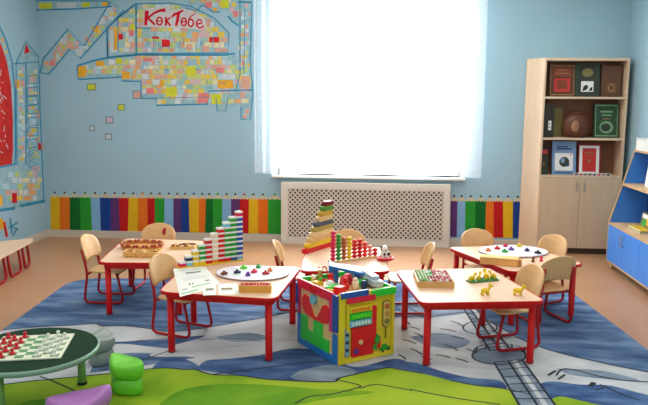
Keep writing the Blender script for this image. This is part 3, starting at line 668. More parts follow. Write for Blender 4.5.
# ------------------------------------------------------------------ blue shelf unit on right wall
BLU = M('blue_laminate', (66, 138, 226), .4, .03, 3, .4); BEE = M('beech_edge', (206, 168, 120), .5, .06, 8)
bu = thing('blue_shelf_unit', 'blue slanted bookshelf with two doors along the right wall', 'bookshelf', (2.25, 6.95, 0))
LEN = 1.3; ZT = 1.165
prof = [(.0, .07), (.36 - .012, .07), (.348, ZT), (.2, ZT), (0, .455)]   # x depth, z
for y, nm in ((0, 'end_panel'), (-LEN + .02, 'end_panel')):
    mb = MB(); mb.prism(prof, y - .02, y, 0, lambda a, b_, c: (a, c, b_)); e = mb.build(nm, BLU, bu)
    mb = MB(); mb.bb(-.006, 0, y - .021, y + .001, .07, .455); q = stroke([(-.003, .455), (.197, ZT)], .007)
    for k in q: mb.prism(k, y - .021, y + .001, 0, lambda a, b_, c: (a, c, b_))
    mb.build('edge_strip', BEE, e)
for z, xf in ((.07, .0), (.435, .0), (.82, .1), (ZT - .02, .195)):
    mb = MB(); mb.bb(xf, .346, -LEN + .02, -.02, z, z + .02); s = mb.build('shelf', BLU if z < .1 else M('unit_shelf', (216, 180, 140), .5, .05, 6), bu)
    mb = MB(); mb.bb(xf - .006, xf, -LEN + .02, -.02, z, z + .02); mb.build('edge_strip', BEE, s)
mb = MB(); mb.bb(.34, .348, -LEN + .02, -.02, .09, ZT - .02); mb.build('back_panel', M('blue_back', (34, 84, 168), .5, .03, 3), bu)
for k in range(3):
    y1 = -.022 - k * .42; mb = MB(); mb.bb(-.008, .008, y1 - .415, y1, .088, .437); d = mb.build('door', BLU, bu, bev=.0015)
    if k < 2:
        yy = y1 - .385 if k == 0 else y1 - .03
        mb = MB(); mb.tube(fillet([(-.008, yy, .3), (-.03, yy, .3), (-.03, yy, .39), (-.008, yy, .39)], .015, 4), .005); mb.build('handle', MATS['chrome'], d)
for y in (-.05, -LEN + .05):
    for x in (.04, .3):
        mb = MB(); mb.lathe([(.022, .0), (.025, .01), (.02, .07)], 12, (x, y, 0)); mb.build('foot', BEE, bu)
# things on it
t = thing('storage_box', 'long white box lying on top of the blue slanted bookshelf', 'box', (2.51, 6.62, ZT))
mb = MB(); mb.bb(-.08, .08, -.3, .26, 0, .1); mb.build('body', M('box_white', (226, 226, 220), .5), t, bev=.004)
mb = MB(); mb.bb(-.084, .084, -.304, .264, .1, .116); mb.build('lid', M('box_lid', (206, 208, 206), .5), t, bev=.003)
def flatbook(name, label, x, y, z, w_, d_, h_, cover, rz=0, cat='book'):
    t = thing(name, label, cat, (x, y, z), rz)
    mb = MB(); mb.bb(-w_ / 2 + .002, w_ / 2 - .004, -d_ / 2 + .003, d_ / 2 - .003, .003, h_ - .003); mb.build('page_block', PAPER, t)
    mb = MB(); mb.bb(-w_ / 2, w_ / 2, -d_ / 2, d_ / 2, 0, .003); mb.bb(-w_ / 2, w_ / 2, -d_ / 2, d_ / 2, h_ - .003, h_); mb.bb(w_ / 2 - .004, w_ / 2, -d_ / 2, d_ / 2, 0, h_); mb.build('cover', cover, t)
def standbook(name, label, x, y, z, face, h_, th, cover, art=None, lean=.15, cat='book'):   # faces -x
    t = thing(name, label, cat, (x, y, z + th * math.sin(lean) + .0008)); t.rotation_euler = (-lean, 0, R(-90))
    mb = MB(); mb.bb(-face / 2 + .003, face / 2 - .003, .003, th - .003, .003, h_ - .002); mb.build('page_block', PAPER, t)
    mb = MB(); mb.bb(-face / 2, face / 2, 0, .003, .0005, h_); mb.bb(-face / 2, face / 2, th - .003, th, .0005, h_); mb.bb(-face / 2, -face / 2 + .004, 0, th, .0005, h_); mb.build('cover', cover, t)
    if art:
        mb = MB(); ms = []
        for m, pl, l in art:
            if m not in ms: ms.append(m)
            mb.prism([(p[0] * face / 2, p[1] * h_) for p in pl], -.0006 - .0005 * l, -.0001, ms.index(m), lambda a, b_, y_: (a, y_, b_))
        mb.build('cover_print', ms, t)
standbook('album', 'white album standing on the upper shelf of the blue slanted bookshelf', 2.45, 6.47, .84, .36, .25, .03, PAPER, [rc_(cGRY, -.5, .7, .4, .73), rc_(cGRY, -.5, .6, .3, .62)], .1)
standbook('picture_book', 'small green and yellow picture book standing inside the blue slanted bookshelf', 2.42, 6.47, .481, .27, .13, .02, bkOlv, [rc_(cGRN, -.8, .1, -.1, .5), rc_(cYEL, 0, .2, .8, .7), rc_(PAPER, -.8, .6, .6, .9), rc_(cORG, .2, .3, .6, .5, 2)], .12)
flatbook('picture_book', 'cream picture book lying flat at the bottom of the stack in the blue bookshelf', 2.42, 6.49, .455, .2, .34, .014, bkOlv)
flatbook('picture_book', 'yellow picture book lying under the standing one in the blue bookshelf', 2.42, 6.49, .469, .18, .3, .012, cYEL)

# ------------------------------------------------------------------ activity cube
CX, CY, CZ = .413, .485, .44
cu = thing('activity_cube', 'large multicoloured busy cube with red house and smile panels on the rug', 'activity cube', (-.228, 4.074, ZR), math.atan2(.241, .335))
kRED = C('cube_red', (226, 30, 32)); kGRN = C('cube_green', (44, 206, 60)); kYEL = C('cube_yellow', (228, 204, 44)); kBLU = C('cube_blue', (36, 120, 200)); kNAT = C('cube_birch', (232, 192, 136)); kPNK = C('cube_magenta', (216, 40, 110)); kCRI = C('cube_crimson', (228, 34, 64))
mb = MB(); mb.bb(.008, CX - .008, .008, CY - .008, .01, CZ - .045); mb.build('core_box', kNAT, cu)
fy = lambda a, b_, y_: (a * CX, y_, b_ * CZ)          # right face, a along x 0..1
fx = lambda a, b_, y_: (y_, (1 - a) * CY, b_ * CZ)    # left face, a from left to front corner
def pn(name, poly, d, m, fn_, d0=0, bev=0):
    mb = MB(); mb.prism(poly, -d, d0, 0, fn_); return mb.build(name, m, cu, bev=bev)
rcp = lambda x0, y0, x1, y1: [(x0, y0), (x1, y0), (x1, y1), (x0, y1)]
# right face: yellow frame and panel
mb = MB(); mb.prism(rcp(0, 0, 1, 1), -.002, .008, 0, fy); mb.build('yellow_panel', kYEL, cu, bev=.002)
mb = MB(); mb.ring(rcp(0, 0, 1, 1), rcp(.09, .08, .95, .9), -.014, -.002, 0, fy); mb.build('yellow_frame', kYEL, cu, bev=.002)
pn('green_bar', rcp(.56, .9, 1.01, 1.0), .02, kGRN, fy)
pn('blue_bar', rcp(.02, .94, .5, 1.02), .02, cBLU, fy)
pn('crimson_bar', rcp(.12, .86, .62, .94), .024, kCRI, fy, -.012)
pn('red_house', [(.22, .07), (.6, .07), (.6, .13), (.74, .13), (.74, .3), (.66, .3), (.66, .76), (.54, .78), (.54, .5), (.22, .5)], .016, kRED, fy, -.002)
for z, m, nm in ((.72, kYEL, 'yellow_slat'), (.62, kGRN, 'green_slat'), (.52, cLBL, 'pale_blue_slat')):
    mb = MB(); mb.prism(rcp(.17, z, .56, z + .085), -.024, -.002, 0, fy)
    for k in range(6): mb.prism(circle(.22 + k * .056, z + .042, .02, .026, 8), -.029, -.023, 1, fy)
    mb.build(nm, [m, cWHT if z < .55 else (cORG if z > .7 else cLIM)], cu)
pn('slat_frame', rcp(.125, .45, .165, .9), .02, kYEL, fy)
mb = MB(); mb.prism(rcp(.09, .1, .185, .5), -.012, -.002, 0, fy)
for k in range(7): mb.prism(circle(.137, .14 + k * .055, .028, .02, 8), -.018, -.011, 1 + k % 2, fy)
mb.build('bead_track', [cGRY, cLBL, cNAV], cu)
gear = lambda cx, cy, r: [(cx + r * (1 if i % 2 else .72) * math.cos(i * PI / 8) / CX, cy + r * (1 if i % 2 else .72) * math.sin(i * PI / 8) / CZ) for i in range(16)]
pn('gear', gear(.29, .16, .02), .026, cPUR, fy, -.014); pn('gear', gear(.37, .28, .017), .026, kNAT, fy, -.014)
pn('green_latch', [(.62, .24), (.68, .2), (.72, .3), (.66, .36)], .026, cGRN, fy, -.014); pn('green_latch', [(.6, .14), (.66, .12), (.66, .2), (.6, .2)], .026, cGRN, fy, -.014)
mb = MB(); pl = [(p.x, p.y) for p in fillet([(.78, .42, 0), (.92, .42, 0), (.92, .82, 0), (.78, .82, 0)], .06, 4, True)]
mb.prism(pl, -.01, -.002, 0, fy); pl2 = [(.85 + (x - .85) * .78, .62 + (y - .62) * .9) for x, y in pl]; mb.prism(pl2, -.013, -.009, 1, fy)
for k, z in enumerate((.51, .62, .73)): mb.prism(circle(.85, z, .042, .042, 14), -.017, -.012, 2 + k, fy)
mb.prism(rcp(.84, .25, .86, .42), -.01, -.002, 0, fy)
mb.build('traffic_light', [C('cube_olive', (140, 120, 40)), C('cube_sand', (226, 196, 110)), C('cube_moss', (120, 130, 60)), C('cube_tan', (200, 150, 70)), C('cube_terracotta', (190, 100, 60))], cu)
mb = MB(); mb.prism([(.74, .06), (.93, .08), (.93, .12), (.88, .13), (.86, .17), (.79, .16), (.78, .12), (.74, .11)], -.012, -.002, 0, fy); mb.prism(circle(.79, .07, .018, .018, 10), -.016, -.01, 1, fy); mb.prism(circle(.89, .085, .018, .018, 10), -.016, -.01, 1, fy); mb.build('green_car', [cGRN, cBLK], cu)
# left face
mb = MB(); mb.prism(rcp(.0, .0, 1, .95), -.002, .008, 0, fx); mb.build('birch_panel', kNAT, cu)
mb = MB(); mb.prism([(0, 0), (1, 0), (1, .42), (.9, .42), (.9, .1), (.09, .1), (.09, .46), (0, .46)], -.014, -.002, 0, fx); mb.build('blue_frame', kBLU, cu, bev=.002)
pn('green_battlement', [(.09, .1), (.09, .47), (.25, .47), (.25, .28), (.42, .28), (.42, .47), (.64, .47), (.64, .28), (.8, .28), (.8, .1)], .012, kGRN, fx, -.002)
mb = MB(); mb.prism([(.12, .62), (.13, .74), (.2, .8), (.28, .77), (.33, .67), (.4, .57), (.38, .5), (.28, .5), (.17, .53)], -.012, -.002, 0, fx); mb.prism([(.8, .6), (.8, .73), (.73, .78), (.65, .75), (.6, .66), (.53, .57), (.55, .5), (.66, .49), (.76, .52)], -.012, -.002, 0, fx)
for q in stroke(smooth([(.34, .55), (.4, .515), (.46, .505), (.54, .515), (.6, .55)]), .04): mb.prism(q, -.011, -.002, 0, fx)
mb.build('red_smile', kRED, cu)
pn('crimson_edge', rcp(0, .87, .9, 1.0), .016, kCRI, fx); pn('magenta_strip', rcp(0, .47, .06, .87), .014, kPNK, fx, -.002); pn('magenta_strip', rcp(.82, .44, .9, .87), .014, kPNK, fx, -.002); pn('blue_corner', rcp(.9, .46, 1.0, .98), .016, cBLU, fx)
pn('round_knob', circle(.43, .94, .062, .068, 20), .026, cRED, fx, -.014); pn('round_knob', circle(.43, .78, .065, .07, 20), .024, cLBL, fx, -.002)
pn('side_bracket', [(-.02, .62), (.02, .62), (.02, .92), (-.02, .92)], .022, cBLU, fx)
# far faces
mb = MB(); mb.bb(CX - .008, CX, 0, CY, 0, CZ - .02); mb.bb(0, CX, CY - .008, CY, 0, CZ - .02); mb.build('rear_panel', kYEL, cu)
# top deck and the pieces fixed on it
mb = MB(); mb.bb(.004, CX - .004, .004, CY - .004, CZ - .045, CZ - .03); mb.build('top_deck', kNAT, cu)
mb = MB(); mb.bb(CX - .016, CX, .0, CY, CZ - .03, CZ); mb.bb(0, CX - .016, CY - .016, CY, CZ - .03, CZ); mb.build('deck_rim', kGRN, cu)
zd = CZ - .03
def toy(nm, f_, m, lab=None):
    mb = MB(); f_(mb); o = mb.build(nm, m, cu)
    if lab: o['label'] = lab
toy('green_leaf', lambda q: q.prism([(p[0], p[1]) for p in circle(.1, .2, .07, .035, 16)], zd, zd + .028), kGRN)
toy('red_figure', lambda q: (q.lathe([(.02, 0), (.026, .012), (.024, .035), (.012, .05)], 12, (.16, .17, zd)), q.ball((.16, .17, zd + .062), .02)), kRED)
toy('red_figure', lambda q: (q.lathe([(.02, 0), (.026, .012), (.022, .04), (.012, .055)], 12, (.13, .3, zd)), q.ball((.13, .3, zd + .068), .018)), kRED)
toy('pink_arch', lambda q: q.tube([(.2 + .055 * math.cos(a), .22 + .03 * math.cos(a), zd + .075 * math.sin(a)) for a in [PI * i / 12 for i in range(13)]], .014), kCRI)
toy('blue_ramp', lambda q: (q.box((.27, .33, zd + .09), (.24, .12, .016), R(-32), 0, 0, R(12)), q.box((.2, .38, zd + .05), (.012, .1, .1)), q.box((.34, .28, zd + .032), (.012, .1, .064))), kBLU)
toy('white_ramp', lambda q: (q.box((.33, .36, zd + .085), (.12, .05, .014), R(-30), 0, 0, R(10)), q.box((.33, .36, zd + .04), (.03, .03, .08))), cWHT)
toy('cream_figure', lambda q: (q.lathe([(.018, 0), (.026, .015), (.02, .05)], 12, (.22, .15, zd)), q.ball((.22, .15, zd + .06), .017)), cCRM)
toy('navy_post', lambda q: q.lathe([(.016, 0), (.02, .01), (.02, .05), (.01, .06)], 12, (.26, .11, zd)), cNAV)
toy('grey_rail', lambda q: (q.box((.37, .33, zd + .07), (.012, .26, .012), R(12)), q.box((.33, .33, zd + .075), (.012, .26, .012), R(12)), q.box((.36, .25, zd + .035), (.06, .012, .07)), q.box((.34, .4, zd + .035), (.06, .012, .07))), cGRY)
toy('silver_train', lambda q: (q.box((.35, .15, zd + .04), (.07, .2, .034), R(-12)), q.box((.35, .15, zd + .068), (.05, .11, .026), R(-12)), q.ball((.34, .07, zd + .014), .014), q.ball((.38, .16, zd + .014), .014)), C('toy_silver', (186, 196, 206), .3))
toy('green_peg', lambda q: (q.lathe([(.014, 0), (.018, .012), (.012, .04)], 10, (.3, .16, zd)), q.ball((.3, .16, zd + .046), .015)), cGRN)
toy('yellow_star', lambda q: q.prism([(.06 + (.045 if i % 2 else .022) * math.cos(i * PI / 5), .36 + (.045 if i % 2 else .022) * math.sin(i * PI / 5)) for i in range(10)], zd, zd + .024), kYEL)
def bits(q):
    rr = random.Random(5)
    for k in range(9): q.ball((.05 + rr.uniform(0, .08), .33 + rr.uniform(0, .11), zd + .03 + rr.uniform(0, .015)), .012, 8, k % 4)
toy('bead_cluster', bits, [kGRN, cRED, cWHT, kYEL])
toy('wire_loop', lambda q: q.tube([(.08 + .13 * i / 24, .43 - .02 * math.sin(i * .5), zd + .09 * math.sin(PI * i / 24) + .012 * math.sin(i)) for i in range(25)], .005, 6), kRED)
toy('wooden_post', lambda q: (q.lathe([(.012, 0), (.012, .07), (.02, .075), (.02, .09)], 10, (.11, .4, zd)),), cNAT)

toy('red_block', lambda q: q.box((.07, .1, zd + .025), (.06, .05, .05), R(20)), kRED)
toy('red_cone', lambda q: q.lathe([(.034, 0), (.03, .01), (.012, .06), (.004, .066)], 14, (.2, .26, zd)), kRED)
toy('white_dome', lambda q: q.ball((.1, .26, zd + .02), (.03, .03, .03), 12), cWHT)
toy('yellow_ring', lambda q: q.tube([(.07 + .035 * math.cos(2 * PI * i / 20), .17 + .035 * math.sin(2 * PI * i / 20), zd + .012) for i in range(20)], .011, 8, 0, True), kYEL)
toy('green_block', lambda q: q.box((.28, .2, zd + .02), (.05, .04, .04), R(-15)), kGRN)
# ------------------------------------------------------------------ toys on tables
def at(x, y, z=TH): p = onz(x, y, z); return p.x, p.y
# number staircase on front-left table
px, py = at(182, 268); qx, qy = at(239, 260.5)
ang = math.atan2(qy - py, qx - px); ln = math.hypot(qx - px, qy - py)
ns = thing('number_staircase', 'stepped rack of coloured counting blocks rising to the right on worksheet table', 'counting toy', (px, py, TH), ang)
mb = MB(); mb.bb(-.03, ln + .03, -.03, .03, 0, .012); mb.build('base', cYEL, ns, bev=.002)
step = ln / 9; bs = .0362
ccl = [cPNK, cNAV, cYEL, cGRN, cRED, cCRM, cRED, cGRN, cGRN, cBLU]
for i in range(10):
    mb = MB(); mb.lathe([(.006, .012), (.006, .012 + bs * (i + 1) * .98)], 8, (i * step, 0, 0)); pst = mb.build('block_column', cWHT, ns)
    for k in range(i + 1):
        z = .0125 + k * bs; m = ccl[i]
        if i == 9 and k == 9: m = cPNK
        if i == 7 and k == 7: m = cLBL
        if k == 0: m = [cPNK, cLBL, cYEL, cYEL, cRED, cORG, cRED, cRED, cBLU, cLBL][i]
        mb = MB(); mb.bb(i * step - step * .46, i * step + step * .46, -.022, .022, z, z + bs * .62); mb.bb(i * step - step * .46, i * step + step * .46, -.022, .022, z + bs * .62, z + bs * .98, 1); mb.build('block', [m, cWHT], pst)
# round sorting boards
def disc(name, label, c, rx, ry, rz, specs, tokgroup, tlabel):
    t = thing(name, label, 'game board', (c[0], c[1], TH), rz)
    mb = MB(); mb.prism(circle(0, 0, rx, ry, 48), 0, .012, 0)
    rr = random.Random(len(specs))
    for k in range(14):
        a = rr.uniform(0, 2 * PI); q = rr.uniform(.3, .8); mb.prism(circle(rx * q * math.cos(a), ry * q * math.sin(a), .03, .018, 10), .0121, .0123 + .00001 * k, 1 + k % 3)
    mb.build('board', [M('board_white', (228, 226, 234), .4, .02, 6), C('patch_lilac', (196, 192, 226)), C('patch_mint', (206, 226, 196)), C('patch_rose', (232, 206, 206))], t)
    mb = MB(); mb.ring(circle(0, 0, rx + .003, ry + .003, 48), circle(0, 0, rx + .0002, ry + .0002, 48), 0, .012); mb.build('rim', M('board_rim', (150, 126, 124), .5), t)
    for (x, y, m, nm) in specs:
        X, Y_ = at(x, y, TH + .0124)
        k = thing('sorting_piece', tlabel % nm, 'toy piece', (X, Y_, TH + .0125), random.uniform(0, 3), tokgroup)
        mb = MB(); mb.prism([(p.x, p.y) for p in fillet([(-.026, -.014, 0), (.022, -.018, 0), (.03, .012, 0), (-.016, .02, 0)], .012, 3, True)], 0, .014); mb.build('body', m, k, bev=.003)
        mb = MB(); mb.lathe([(.007, .014), (.009, .022), (.004, .027)], 10); mb.build('knob', m, k)
cxy = at(252.5, 274)
disc('sorting_board', 'white oval game board with dark rim and coloured pieces on the worksheet table', cxy, .25, .205, R(-4), [(224, 274.5, cBRN, 'brown'), (237, 273, cNAV, 'navy blue'), (248, 275.5, cPUR, 'purple'), (243.5, 268.5, cLIM, 'lime green'), (258.5, 267.5, cGRN, 'dark green'), (254, 272.5, cPNK, 'crimson'), (265.5, 274, C('piece_cherry', (190, 20, 40)), 'cherry red'), (270, 271, cORG, 'orange')], 'pieces on the oval board of the worksheet table', '%s flat piece with knob on the oval board of the worksheet table')
cxy = at(513, 252)
disc('sorting_board', 'white round game board with coloured pieces on the table nearest the bookcase', cxy, .275, .22, R(12), [(497, 249, cRED, 'scarlet'), (505.5, 246.5, cPNK, 'crimson pink'), (504.5, 252, cGRN, 'green'), (519, 246.5, cYEL, 'yellow'), (527, 251, cNAV, 'navy blue'), (538, 253.5, cBLK, 'black'), (511, 250, cPUR, 'purple'), (488, 251, cORG, 'orange')], 'pieces on the round board near the bookcase', '%s flat piece with knob on the round board nearest the bookcase')
# worksheets
def sheet(name, label, px4, z, th=.0012, marks=(), cat='paper', parts=True):
    P = [onz(x, y, z) for x, y in px4]; c = sum(P, Vector()) / 4
    t = thing(name, label, cat, (c.x, c.y, z))
    mb = MB(); mb.prism([(p.x - c.x, p.y - c.y) for p in P], 0, th); mb.build('page', PAPER, t)
    mb = MB(); n = 0
    def uv(u, v): return (P[0] * (1 - u) * (1 - v) + P[1] * u * (1 - v) + P[2] * u * v + P[3] * (1 - u) * v) - c
    for (u0, v0, u1, v1, m) in marks:
        mb.add([(*uv(u, v)[:2], th + .0003) for u, v in ((u0, v0), (u1, v0), (u1, v1), (u0, v1))], [(0, 1, 2, 3)], m); n = 1
    if n: mb.build('printed_lines', [cGRY, bkOlv, C('ink_green', (120, 190, 120)), C('ink_dark', (90, 100, 100))], t)
mk = [(.3, .24, .75, .3, 3), (.15, .12, .8, .14, 0), (.12, .5, .9, .51, 0), (.12, .56, .8, .57, 0), (.25, .72, .3, .78, 1), (.34, .72, .38, .78, 1), (.7, .72, .82, .77, 1), (.3, .86, .8, .9, 2), (.05, .88, .18, .92, 0)]
sheet('worksheet', 'large white worksheet at the bottom of the pile on the front left table', [(173, 269.5), (205, 268), (217, 287), (180, 297)], TH + .0002, marks=[(.05, .9, .5, .94, 2)])
sheet('worksheet', 'large white worksheet lying on top of the pile on the front left table', [(174, 268.5), (205, 266.5), (220, 283.5), (181, 293.5)], TH + .0018, marks=mk)
sheet('worksheet', 'small white card lying just right of the large worksheets', [(203, 284.8), (216.5, 284), (216, 295.0), (203, 295.6)], TH + .0034, marks=[(.2, .4, .8, .55, 1), (.2, .6, .7, .64, 3)])
sheet('worksheet', 'small white card lying between the worksheets and the bead box', [(218, 284), (237, 283.5), (240, 294.5), (218.5, 295)], TH + .0002, marks=[(.15, .4, .7, .58, 1), (.15, .65, .6, .7, 2)])
# wooden trays
def tray(name, label, c, w_, d_, h_, rz, m=WOOD, cat='tray', wall=.008):
    t = thing(name, label, cat, (c[0], c[1], TH), rz)
    mb = MB(); mb.bb(-w_ / 2, w_ / 2, -d_ / 2, d_ / 2, 0, .006); mb.build('bottom', m, t)
    for s in (-1, 1):
        mb = MB(); mb.bb(-w_ / 2, w_ / 2, s * d_ / 2 - (wall if s > 0 else 0), s * d_ / 2 + (wall if s < 0 else 0), .006, h_); mb.build('side', m, t)
        mb = MB(); mb.bb(s * w_ / 2 - (wall if s > 0 else 0), s * w_ / 2 + (wall if s < 0 else 0), -d_ / 2 + wall, d_ / 2 - wall, .006, h_); mb.build('side', m, t)
    return t
def beads(t, w_, d_, z, cols, nx, ny, r, group, lab, seed, layers=1, x0=None):
    rr = random.Random(seed); protos = {}
    mw = Matrix.Translation(t.location) @ Matrix.Rotation(t.rotation_euler.z, 4, 'Z')
    for L_ in range(layers):
        for i in range(nx - L_):
            for j in range(ny - L_):
                nm, m = cols[min(len(cols) - 1, int(rr.random() * len(cols)))] if not callable(cols) else cols(i / nx, j / ny, rr)
                x = -w_ / 2 + w_ * (i + .5 + L_ * .5) / nx + rr.uniform(-.0008, .0008); y = -d_ / 2 + d_ * (j + .5 + L_ * .5) / ny + rr.uniform(-.0008, .0008)
                p = mw @ Vector((x, y, z + r * .92 + L_ * r * 1.5))
                if nm not in protos:
                    q = MB(); q.ball((0, 0, 0), (r, r, r * .92), 10); o = q.build('bead', m); protos[nm] = o
                else: o = protos[nm].copy(); COL.objects.link(o)
                o.location = p; tag(o, lab % nm, 'bead', group)
tr = tray('bead_box', 'small open wooden box filled with red beads on the worksheet table', at(255.5, 291), .2, .085, .045, R(5), M('honey_wood', (222, 164, 70), .5, .08, 9))
beads(tr, .18, .066, .03, lambda u, v, r_: ('cherry', C('bead_cherry', (196, 30, 24))) if r_.random() < .8 else ('coral', C('bead_coral', (232, 110, 84))), 9, 3, .0102, 'beads in the box on the worksheet table', '%s red bead in the small box on the worksheet table', 11)
mb = MB(); mb.bb(-.09, .09, -.033, .033, .006, .03); mb.build('bead_fill', M('bead_fill_red', (150, 30, 26), .5, .3, 40), tr)
tr = tray('bead_tray', 'wooden tray of red green and white beads on the front right table', at(433, 282), .235, .31, .042, R(3), WOOD)
def ctray(u, v, r_):
    k = r_.random()
    if u < .25: return ('pale green', C('bead_pale', (160, 184, 130))) if k < .7 else ('green', cGRN)
    if u < .5 and v > .35: return ('green', cGRN) if k < .7 else ('white', cWHT)
    return ('dark red', C('bead_wine', (168, 40, 44))) if k < .55 else (('pink', C('bead_pink', (226, 150, 140))) if k < .8 else ('white', cWHT))
beads(tr, .21, .285, .034, ctray, 10, 13, .0106, 'beads in the tray on the front right table', '%s bead in the wooden tray on the front right table', 12)
mb = MB(); mb.bb(-.109, .109, -.147, .147, .006, .034); mb.build('tray_liner', M('tray_liner', (130, 96, 70), .6), tr)
mb = MB(); mb.bb(-.0655, -.0605, -.147, .147, .034, .044); mb.build('divider', WOOD, tr)
# box on back right table
tr = thing('wooden_box', 'closed low wooden box lying before the round board near the bookcase', 'box', (*at(499, 264), TH), R(-14))
mb = MB(); mb.bb(-.135, .135, -.05, .05, 0, .045); mb.build('body', M('amber_wood', (232, 178, 100), .5, .06, 8), tr, bev=.003)
mb = MB(); mb.bb(-.138, .138, -.053, .053, .045, .056); mb.build('lid', M('amber_wood2', (238, 190, 116), .5, .06, 8), tr, bev=.003)
mb = MB(); mb.bb(.139, .16, -.04, .04, .0, .05); mb.build('end_block', M('amber_wood3', (190, 130, 60), .5, .06, 8), tr, bev=.003)
for (x, y, m, nm) in ((533, 262, cBRN, 'brown'), (541, 261.5, cPNK, 'crimson')):
    k = thing('loose_peg', '%s wooden peg standing loose before the round board near the bookcase' % nm, 'peg', (*at(x, y), TH))
    mb = MB(); mb.lathe([(.012, 0), (.014, .006), (.008, .02)], 12); mb.build('stem', m, k); mb = MB(); mb.ball((0, 0, .03), .013); mb.build('head', m, k)
# woven ring and trays on back left table
WOV = M('woven_straw', (226, 176, 104), .6, .3, 60, .3); WRD = M('woven_red', (196, 104, 62), .6, .4, 70, .3)
bx, by = at(142.5, 256); 
bk = thing('woven_tray', 'rectangular woven straw tray with gold bits on the table nearest the left wall', 'tray', (bx, by, TH), R(2))
w_, d_, h_ = .26, .12, .04
mb = MB(); mb.bb(-w_ / 2, w_ / 2, -d_ / 2, d_ / 2, 0, .012); mb.build('bottom', WOV, bk)
mb = MB()
for k in range(3):
    z = .016 + k * .011
    mb.tube(fillet([(-w_ / 2, -d_ / 2, z), (w_ / 2, -d_ / 2, z), (w_ / 2, d_ / 2, z), (-w_ / 2, d_ / 2, z)], .02, 4, True), .0065, 6, 0, True)
mb.build('woven_wall', WOV, bk)
mb = MB(); rr = random.Random(2)
for k in range(60): mb.box((rr.uniform(-.115, .115), rr.uniform(-.045, .045), .026 + rr.uniform(0, .016)), (.018, .012, .008), rr.uniform(0, 3), k % 3, rr.uniform(-.4, .4))
o = mb.build('gold_bits', [C('bit_gold', (216, 168, 84)), C('bit_pale', (240, 214, 160)), C('bit_ochre', (176, 120, 50))], bk); o['kind'] = 'stuff'
rx_, ry_ = at(141.5, 248.5)
rg = thing('woven_ring', 'round red and straw woven ring basket on the table nearest the left wall', 'basket', (rx_, ry_ + .02, TH), 0)
mb = MB()
for k in range(2):
    z = .009 + k * .014; r_ = .158 + .004 * k
    n = 120; mb.tube([(r_ * math.cos(2 * PI * i / n) * (1 + .012 * (i % 2)), r_ * .72 * math.sin(2 * PI * i / n) * (1 + .012 * (i % 2)), z) for i in range(n)], .0095, 6, k % 2, True)
mb.build('coiled_wall', [WOV, WRD], rg)
mb = MB(); mb.prism(circle(0, 0, .152, .108, 36), .001, .01); mb.build('base', WOV, rg)
mb = MB()
for i in range(44): a = 2 * PI * i / 44; mb.ball((.168 * math.cos(a), .121 * math.sin(a), .038), .012, 8, i % 3)
mb.build('bead_rim', [C('rim_rust', (172, 62, 36)), C('rim_honey', (222, 170, 90)), C('rim_brick', (150, 70, 50))], rg)
tr = tray('straw_tray', 'shallow wooden tray of brown and gold pieces behind the number staircase', at(184, 248), .2, .12, .022, R(3), M('tray_honey', (222, 180, 104), .5))
mb = MB()
for k in range(36): mb.box((rr.uniform(-.085, .085), rr.uniform(-.045, .045), .013 + rr.uniform(0, .018)), (.026, .014, .012), rr.uniform(0, 3), k % 4, rr.uniform(-.3, .3))
o = mb.build('loose_pieces', [C('pc_brown', (112, 64, 36)), C('pc_gold', (222, 176, 84)), C('pc_cream', (240, 220, 170)), C('pc_red', (160, 50, 36))], tr); o['kind'] = 'stuff'

# bar pyramid on middle back table
b0 = Vector((*at(304, 254), 0)); b1 = Vector((*at(331, 245.5), 0))
da = math.atan2(b1.y - b0.y, b1.x - b0.x); Lb = (b1 - b0).length
names = [('red', cRED), ('yellow', cYEL), ('natural wood', cNAT), ('pale wood', C('bar_pale', (236, 206, 150))), ('olive', C('bar_olive', (180, 160, 80))), ('slate grey', C('bar_slate', (86, 96, 112))), ('sand', C('bar_sand', (226, 196, 140))), ('mustard', C('bar_mustard', (206, 170, 60))), ('leaf green', C('bar_leaf', (86, 150, 50))), ('dark red', C('bar_wine', (130, 36, 40)))]
hb = .0378; nb = len(names); z = TH
for i, (nm, m) in enumerate(names):
    Li = Lb * (1 - i * .083); sh = .035 * i / nb
    e = b1 - (b1 - b0).normalized() * (Li / 2 - .0 + sh * .3)
    pos = ['lowest', 'second', 'third', 'fourth', 'fifth', 'sixth', 'seventh', 'eighth', 'ninth', 'topmost'][i]
    mb = MB(); mb.bb(-Li / 2, Li / 2, -.024, .024, 0, hb); 
    for s in (-1, 1): mb.bb(s * Li / 2 - .004, s * Li / 2 + .004, -.02, .02, .006, hb - .006)
    o = mb.build('stacking_bar', m, None, (e.x, e.y, z), da, bev=.004); z += hb + .0002
    tag(o, '%s stacking bar, %s of the stepped pyramid before the radiator cover' % (nm, pos), 'toy bar', 'stacked bars of the pyramid')
# bead columns
p0 = Vector((*at(333, 262.5), TH)); p1 = Vector((*at(375, 257), TH)); da = math.atan2(p1.y - p0.y, p1.x - p0.x); ln = (p1 - p0).length
bcn = thing('bead_columns', 'row of bead columns descending from crimson to red on the middle back table', 'counting toy', p0, da)
mb = MB(); mb.bb(-.03, ln + .03, -.03, .03, 0, .014); mb.build('base', cNAT, bcn, bev=.003)
cols = [cPNK, cGRN, C('bead_rust', (186, 90, 40)), cYEL, cRED, cRED, C('bead_scarlet', (232, 60, 50)), C('bead_rose', (226, 120, 110)), cRED]
cnt = [8, 7, 6, 6, 5, 5, 4, 3, 2]
for i, m in enumerate(cols):
    x = ln * i / 8; mb = MB(); mb.lathe([(.004, .014), (.004, .016 + .0285 * cnt[i])], 8, (x, 0, 0)); ps = mb.build('peg', cNAT, bcn)
    for k in range(cnt[i]): mb = MB(); mb.ball((x, 0, .028 + k * .028), (.0212, .0212, .0148), 12); mb.build('bead', m, ps)
